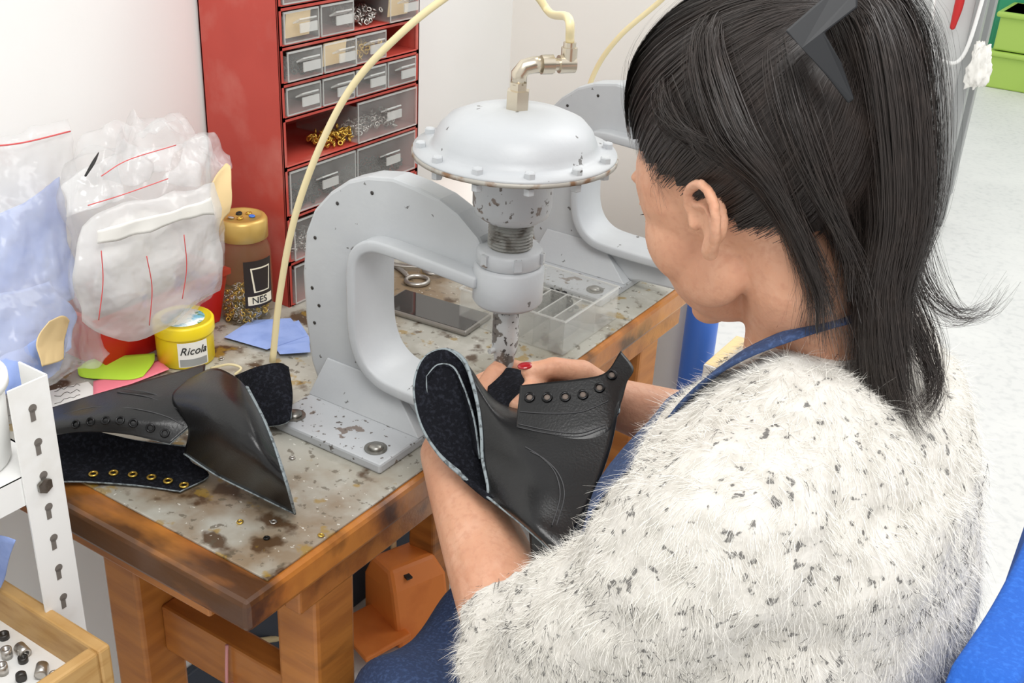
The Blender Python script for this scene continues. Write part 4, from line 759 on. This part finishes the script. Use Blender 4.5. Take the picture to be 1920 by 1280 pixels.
ribbons(H, ed(dirs, sc_), rng.uniform(.00025, .0006, n), unit(dirs@AX+rng.normal(0, .005, (n, 1, 3))), 1, .2)
k_ = rng.choice(n, 600, replace=False); fr = ed(dirs[k_], sc_[k_]+.02+.06*rng.random((600, 1))*np.sin(PI*tt)[None]); ribbons(H, fr, np.full(600, .00026), unit(dirs[k_]@AX), 1, .3)
H.build('hair', [M['haircap'], M['hair']], person, recalc=False)
def bundle(guide, rad, N, K, wid, mb, flick=None, mi=1, jit=.006, solid=.6, cut=.72):
    G = np.array([list(p) for p in crs([V(g) for g in guide], K)]); Rr = np.array(crs(list(rad), K))
    if solid: mb.tube([V(g) for g in G], [float(r_)*solid for r_ in Rr], 12, 0)
    T = unit(np.gradient(G, axis=0)); ref = np.array([0.2, -1, 0.1]); u = unit(ref-T*(T@ref)[:, None]); w = np.cross(T, u)
    ang = rng.uniform(0, 2*PI, N)[:, None]+rng.normal(0, .5, (N, 1))*np.linspace(0, 1, K)[None]; rr = np.sqrt(rng.uniform(.25, 1.1, N))[:, None]
    off = (u[None]*np.cos(ang)[:, :, None]+w[None]*np.sin(ang)[:, :, None]); P_ = G[None]+off*(rr*Rr[None])[:, :, None]
    s0 = np.linspace(0, 1, K); wv = rng.normal(0, jit, (N, 1, 3))*np.sin(PI*s0*1.5)[None, :, None]; P_ = P_+wv
    ns = np.array([[noise.noise(V((g_*3, a_[0]*1.6, 0))) for g_ in s0] for a_ in ang]); P_ = P_+off*(ns*Rr[None]*.6)[:, :, None]
    if flick is not None: P_ = P_+np.array(flick)[None, None]*((s0**4)[None]*rng.normal(.3, .8, (N, 1)))[:, :, None]
    ln = rng.uniform(cut, 1.03, N); idx = s0[None]*ln[:, None]*(K-1); i0 = np.clip(idx.astype(int), 0, K-2); fr_ = (idx-i0)[:, :, None]; ar = np.arange(N)[:, None]
    P_ = P_[ar, i0]*(1-fr_)+P_[ar, i0+1]*fr_
    ribbons(mb, P_, rng.uniform(wid*.4, wid, N), unit(off+rng.normal(0, .18, (N, 1, 3))), mi, .6)
PT = MB(); Aw = V(ed(An, 1.02))
bundle([Aw+V((-.012, -.004, -.006)), Aw+V((.010, -.010, .014)), Aw+V((.034, -.018, -.014)), V((-.174, .760, 1.255)), V((-.170, .757, 1.185)), V((-.158, .756, 1.12)), V((-.148, .756, 1.080))], [.009, .017, .027, .026, .019, .013, .003], 5600, 28, .00055, PT, flick=(.020, -.012, .012), jit=.004, solid=.7, cut=.66)
gl = [ed(np.array(x), y) for x, y in (((-.02, .30, .95), .98), ((-.24, .78, .56), 1.03), ((-.44, .87, .05), 1.05), ((-.60, .75, -.30), 1.04))]
bundle([V(g) for g in gl]+[V((-.212, .737, 1.190)), V((-.200, .728, 1.155))], [.003, .012, .016, .011, .007, .002], 1400, 22, .0005, PT, flick=(.016, -.010, 0), solid=.3, cut=.62)
gl = [ed(np.array(x), y) for x, y in (((-.45, .30, .83), .98), ((-.70, .60, .3), 1.02), ((-.78, .55, -.20), 1.03))]
bundle([V(g) for g in gl]+[V((-.196, .748, 1.215)), V((-.186, .742, 1.180))], [.003, .011, .015, .010, .003], 1000, 20, .0005, PT, flick=(.014, -.008, 0), solid=.35, cut=.62)
gl = [ed(np.array(x), y) for x, y in (((.18, .80, .52), 1.04), ((.0, .96, .24), 1.06), ((-.22, .98, .04), 1.08), ((-.44, .88, -.10), 1.07))]
bundle([V(g) for g in gl], [.003, .008, .009, .006], 450, 16, .0005, PT, solid=.3)
gl = [ed(np.array(x), y) for x, y in (((.36, .86, .08), 1.05), ((.31, .93, -.14), 1.045), ((.27, .94, -.40), 1.035))]
bundle([V(g) for g in gl], [.002, .004, .002], 22, 14, .00035, PT, solid=0)
bundle([at(1690, 330, .79), at(1705, 450, .795), at(1738, 545, .805), at(1795, 592, .815), at(1850, 582, .82), at(1880, 540, .825)], [.012, .012, .009, .007, .005, .002], 170, 22, .00045, PT, jit=.006, solid=0, cut=.5)
bundle([at(1650, 400, .79), at(1690, 560, .80), at(1735, 660, .81), at(1752, 735, .815), at(1718, 782, .82)], [.012, .012, .009, .007, .003], 420, 22, .0005, PT, jit=.005, solid=0, cut=.62)
PT.build('ponytail', [M['haircap'], M['hair']], person, recalc=False)
q = MB(); dc = .700
q.prism([(1472, 58), (1562, -20), (1608, -20), (1608, 14), (1546, 62), (1578, 118), (1602, 186), (1590, 194), (1548, 140), (1504, 90)], dc, dc+.005, lambda p, z: at(p[0], p[1], z+.00010*max(0, p[1]-90)))
q.build('hair_clip', M['clip'], person, bevel=.0012)

# cardigan -----------------------------------------------------------
C_ = MB()
erings(C_, [(.53, -.17, .12, .185), (.62, -.17, .125, .182), (.75, -.175, .126, .178), (.88, -.187, .130, .178), (.98, -.202, .134, .182), (1.04, -.200, .120, .175), (1.085, -.196, .095, .140), (1.112, -.194, .070, .102), (1.126, -.194, .054, .074)], .79)
C_.tube([V((-.20, .70, 1.045)), SL+V((.005, .01, 0)), SL.lerp(EL, .5)+V((.01, -.005, 0)), EL+V((.012, -.006, -.006)), EL.lerp(WL, .12), EL.lerp(WL, .23)], [.062, .074, .071, .064, .056, .052], 24, samples=24, rnd=False)
C_.tube([V((-.20, .88, 1.045)), SR+V((.005, 0, 0)), SR.lerp(ER, .5), ER, ER.lerp(WR, .10), ER.lerp(WR, .20)], [.062, .074, .066, .058, .054, .050], 24, samples=24)
cco, cfs, cnn = remeshed(C_, .006, 6, .6)
dv = np.array([noise.noise(V((p[0]*8, p[1]*8, p[2]*15)))*.014-abs(noise.noise(V((p[0]*7+3, p[1]*7, p[2]*12))))*.010+noise.noise(V(p)*34)*.004 for p in cco]); cco = cco+cnn*dv[:, None]
CA = MB(); CA.v = cco.tolist(); CA.f = list(cfs); CA.m = [0]*len(cfs); CA.s = [True]*len(cfs)
NF = 140000; Pp, Nn = sample(cco, cfs, NF)
def fur(P_, N_, L_, W_, mi, lift, droop, K=4, rnd_=.24, coh=.85):
    n_ = len(P_); g_ = np.array([0, 0, -1.0]); fld = np.array([list(noise.noise_vector(V(p)*40)) for p in P_])
    flow = unit(g_-N_*(N_@g_)[:, None]+fld*coh+rng.normal(0, rnd_, (n_, 3)))
    D_ = unit(N_*lift+flow); s_ = np.linspace(0, 1, K)[None, :, None]
    pth = P_[:, None]+D_[:, None]*L_[:, None, None]*s_+(flow*droop-N_*.25+rng.normal(0, .28, (n_, 3)))[:, None]*L_[:, None, None]*s_**2
    ribbons(CA, pth, W_, np.tile(unit(rng.normal(size=(n_, 3))*.6+N_)[:, None], (1, K, 1)), mi, .8)
fur(Pp, Nn, rng.uniform(.004, .015, NF)*rng.uniform(.7, 1.2, NF), rng.uniform(.00018, .00040, NF), 1, .60, .4)
Pb, Nb = sample(cco, cfs, 50000)
cl_ = np.array([.8*noise.noise(V((x[0]*11, x[1]*11, x[2]*26)))+.6*noise.noise(V((x[0]*70, x[1]*70, x[2]*110)))+.16*math.sin(x[2]*2*PI/.017) for x in Pb])
sel = cl_ > .34; Pb, Nb = Pb[sel], Nb[sel]; nb = len(Pb)
fur(Pb+Nb*.004, Nb, rng.uniform(.003, .007, nb), rng.uniform(.00028, .00065, nb), 2, .35, .2, 3)
CA.build('cardigan', [M['knit'], M['fibre'], M['fibreb']], person, recalc=False)

# apron, trousers, shoes ---------------------------------------------
ap = MB()
ap.patch([[V((-.300, .725, 1.045)), V((-.322, .76, 1.035)), V((-.330, .80, 1.03)), V((-.322, .84, 1.035)), V((-.300, .875, 1.045))], [V((-.345, .68, .95)), V((-.370, .74, .94)), V((-.377, .80, .94)), V((-.370, .86, .94)), V((-.345, .92, .95))], [V((-.34, .645, .80)), V((-.365, .72, .79)), V((-.37, .80, .79)), V((-.365, .88, .79)), V((-.34, .955, .80))], [V((-.31, .66, .66)), V((-.35, .73, .655)), V((-.355, .80, .655)), V((-.35, .89, .655)), V((-.31, .98, .66))], [V((-.49, .65, .63)), V((-.51, .72, .648)), V((-.51, .80, .635)), V((-.51, .90, .645)), V((-.49, .98, .63))], [V((-.60, .66, .585)), V((-.622, .72, .615)), V((-.622, .80, .595)), V((-.622, .90, .615)), V((-.60, .98, .585))], [V((-.605, .66, .46)), V((-.632, .72, .44)), V((-.632, .80, .44)), V((-.632, .90, .44)), V((-.605, .98, .46))]], 40, 50, wob=.006, wsc=14)
apo = ap.build('apron', M['denim'], person, solid=.003, recalc=False)
q = MB(); q.tube([V((-.304, .73, 1.042)), V((-.284, .725, 1.080)), V((-.252, .722, 1.122)), V((-.215, .742, 1.148)), V((-.178, .785, 1.160)), V((-.178, .815, 1.160)), V((-.215, .858, 1.148)), V((-.252, .878, 1.122)), V((-.304, .87, 1.042))], .012, 10, flat=.22, up=(-.3, 0, 1), samples=50); q.build('neck_strap', M['denim'], apo)
tr_ = MB()
for s_ in (-1, 1):
    y = .80+s_*.09
    tr_.tube([V((-.17, y, .555)), V((-.30, y, .565)), V((-.55, y+.01*s_, .54)), V((-.60, y+.012*s_, .50)), V((-.60, y+.01*s_, .33)), V((-.60, y+.01*s_, .10))], [.078, .080, .068, .066, .060, .055], 20, rnd=True, samples=30)
tr_.ell((-.17, .80, .565), (V((.105, 0, 0)), V((0, .17, 0)), V((0, 0, .085))), 24); tr_.build('trousers', M['denimd'], person)
for s_ in (-1, 1):
    y = .80+s_*.10; q = MB(); q.tube([V((-.56, y, .045)), V((-.64, y, .06)), V((-.72, y, .045)), V((-.78, y, .035))], [.036, .044, .042, .028], 16, rnd=True, samples=14); q.v = [(x, yy_, max(z, .001)) for x, yy_, z in q.v]; q.build('shoe', M['shoe'], person)

# ------------------------------------------------------------------ light
wd = bpy.data.worlds.new('world'); S.world = wd; wd.use_nodes = True
wd.node_tree.nodes['Background'].inputs[0].default_value = (1, .998, .99, 1); wd.node_tree.nodes['Background'].inputs[1].default_value = .91
def area(name, loc, tgt, size, power, col=(1, .992, .975)):
    l = bpy.data.lights.new(name, 'AREA'); l.energy = power; l.size = size; l.color = col; o = bpy.data.objects.new(name, l); COL.objects.link(o); o.location = loc
    o.rotation_euler = (V(tgt)-V(loc)).to_track_quat('-Z', 'Y').to_euler(); return o
area('ceiling_light', (.2, .0, 2.7), (-.6, .9, .8), 1.0, 30)
area('ceiling_light', (-.2, 2.6, 2.8), (-.5, 2.4, .5), 1.4, 29)
area('ceiling_light', (1.2, 5.5, 2.9), (0, 5.5, 0), 2.0, 42)
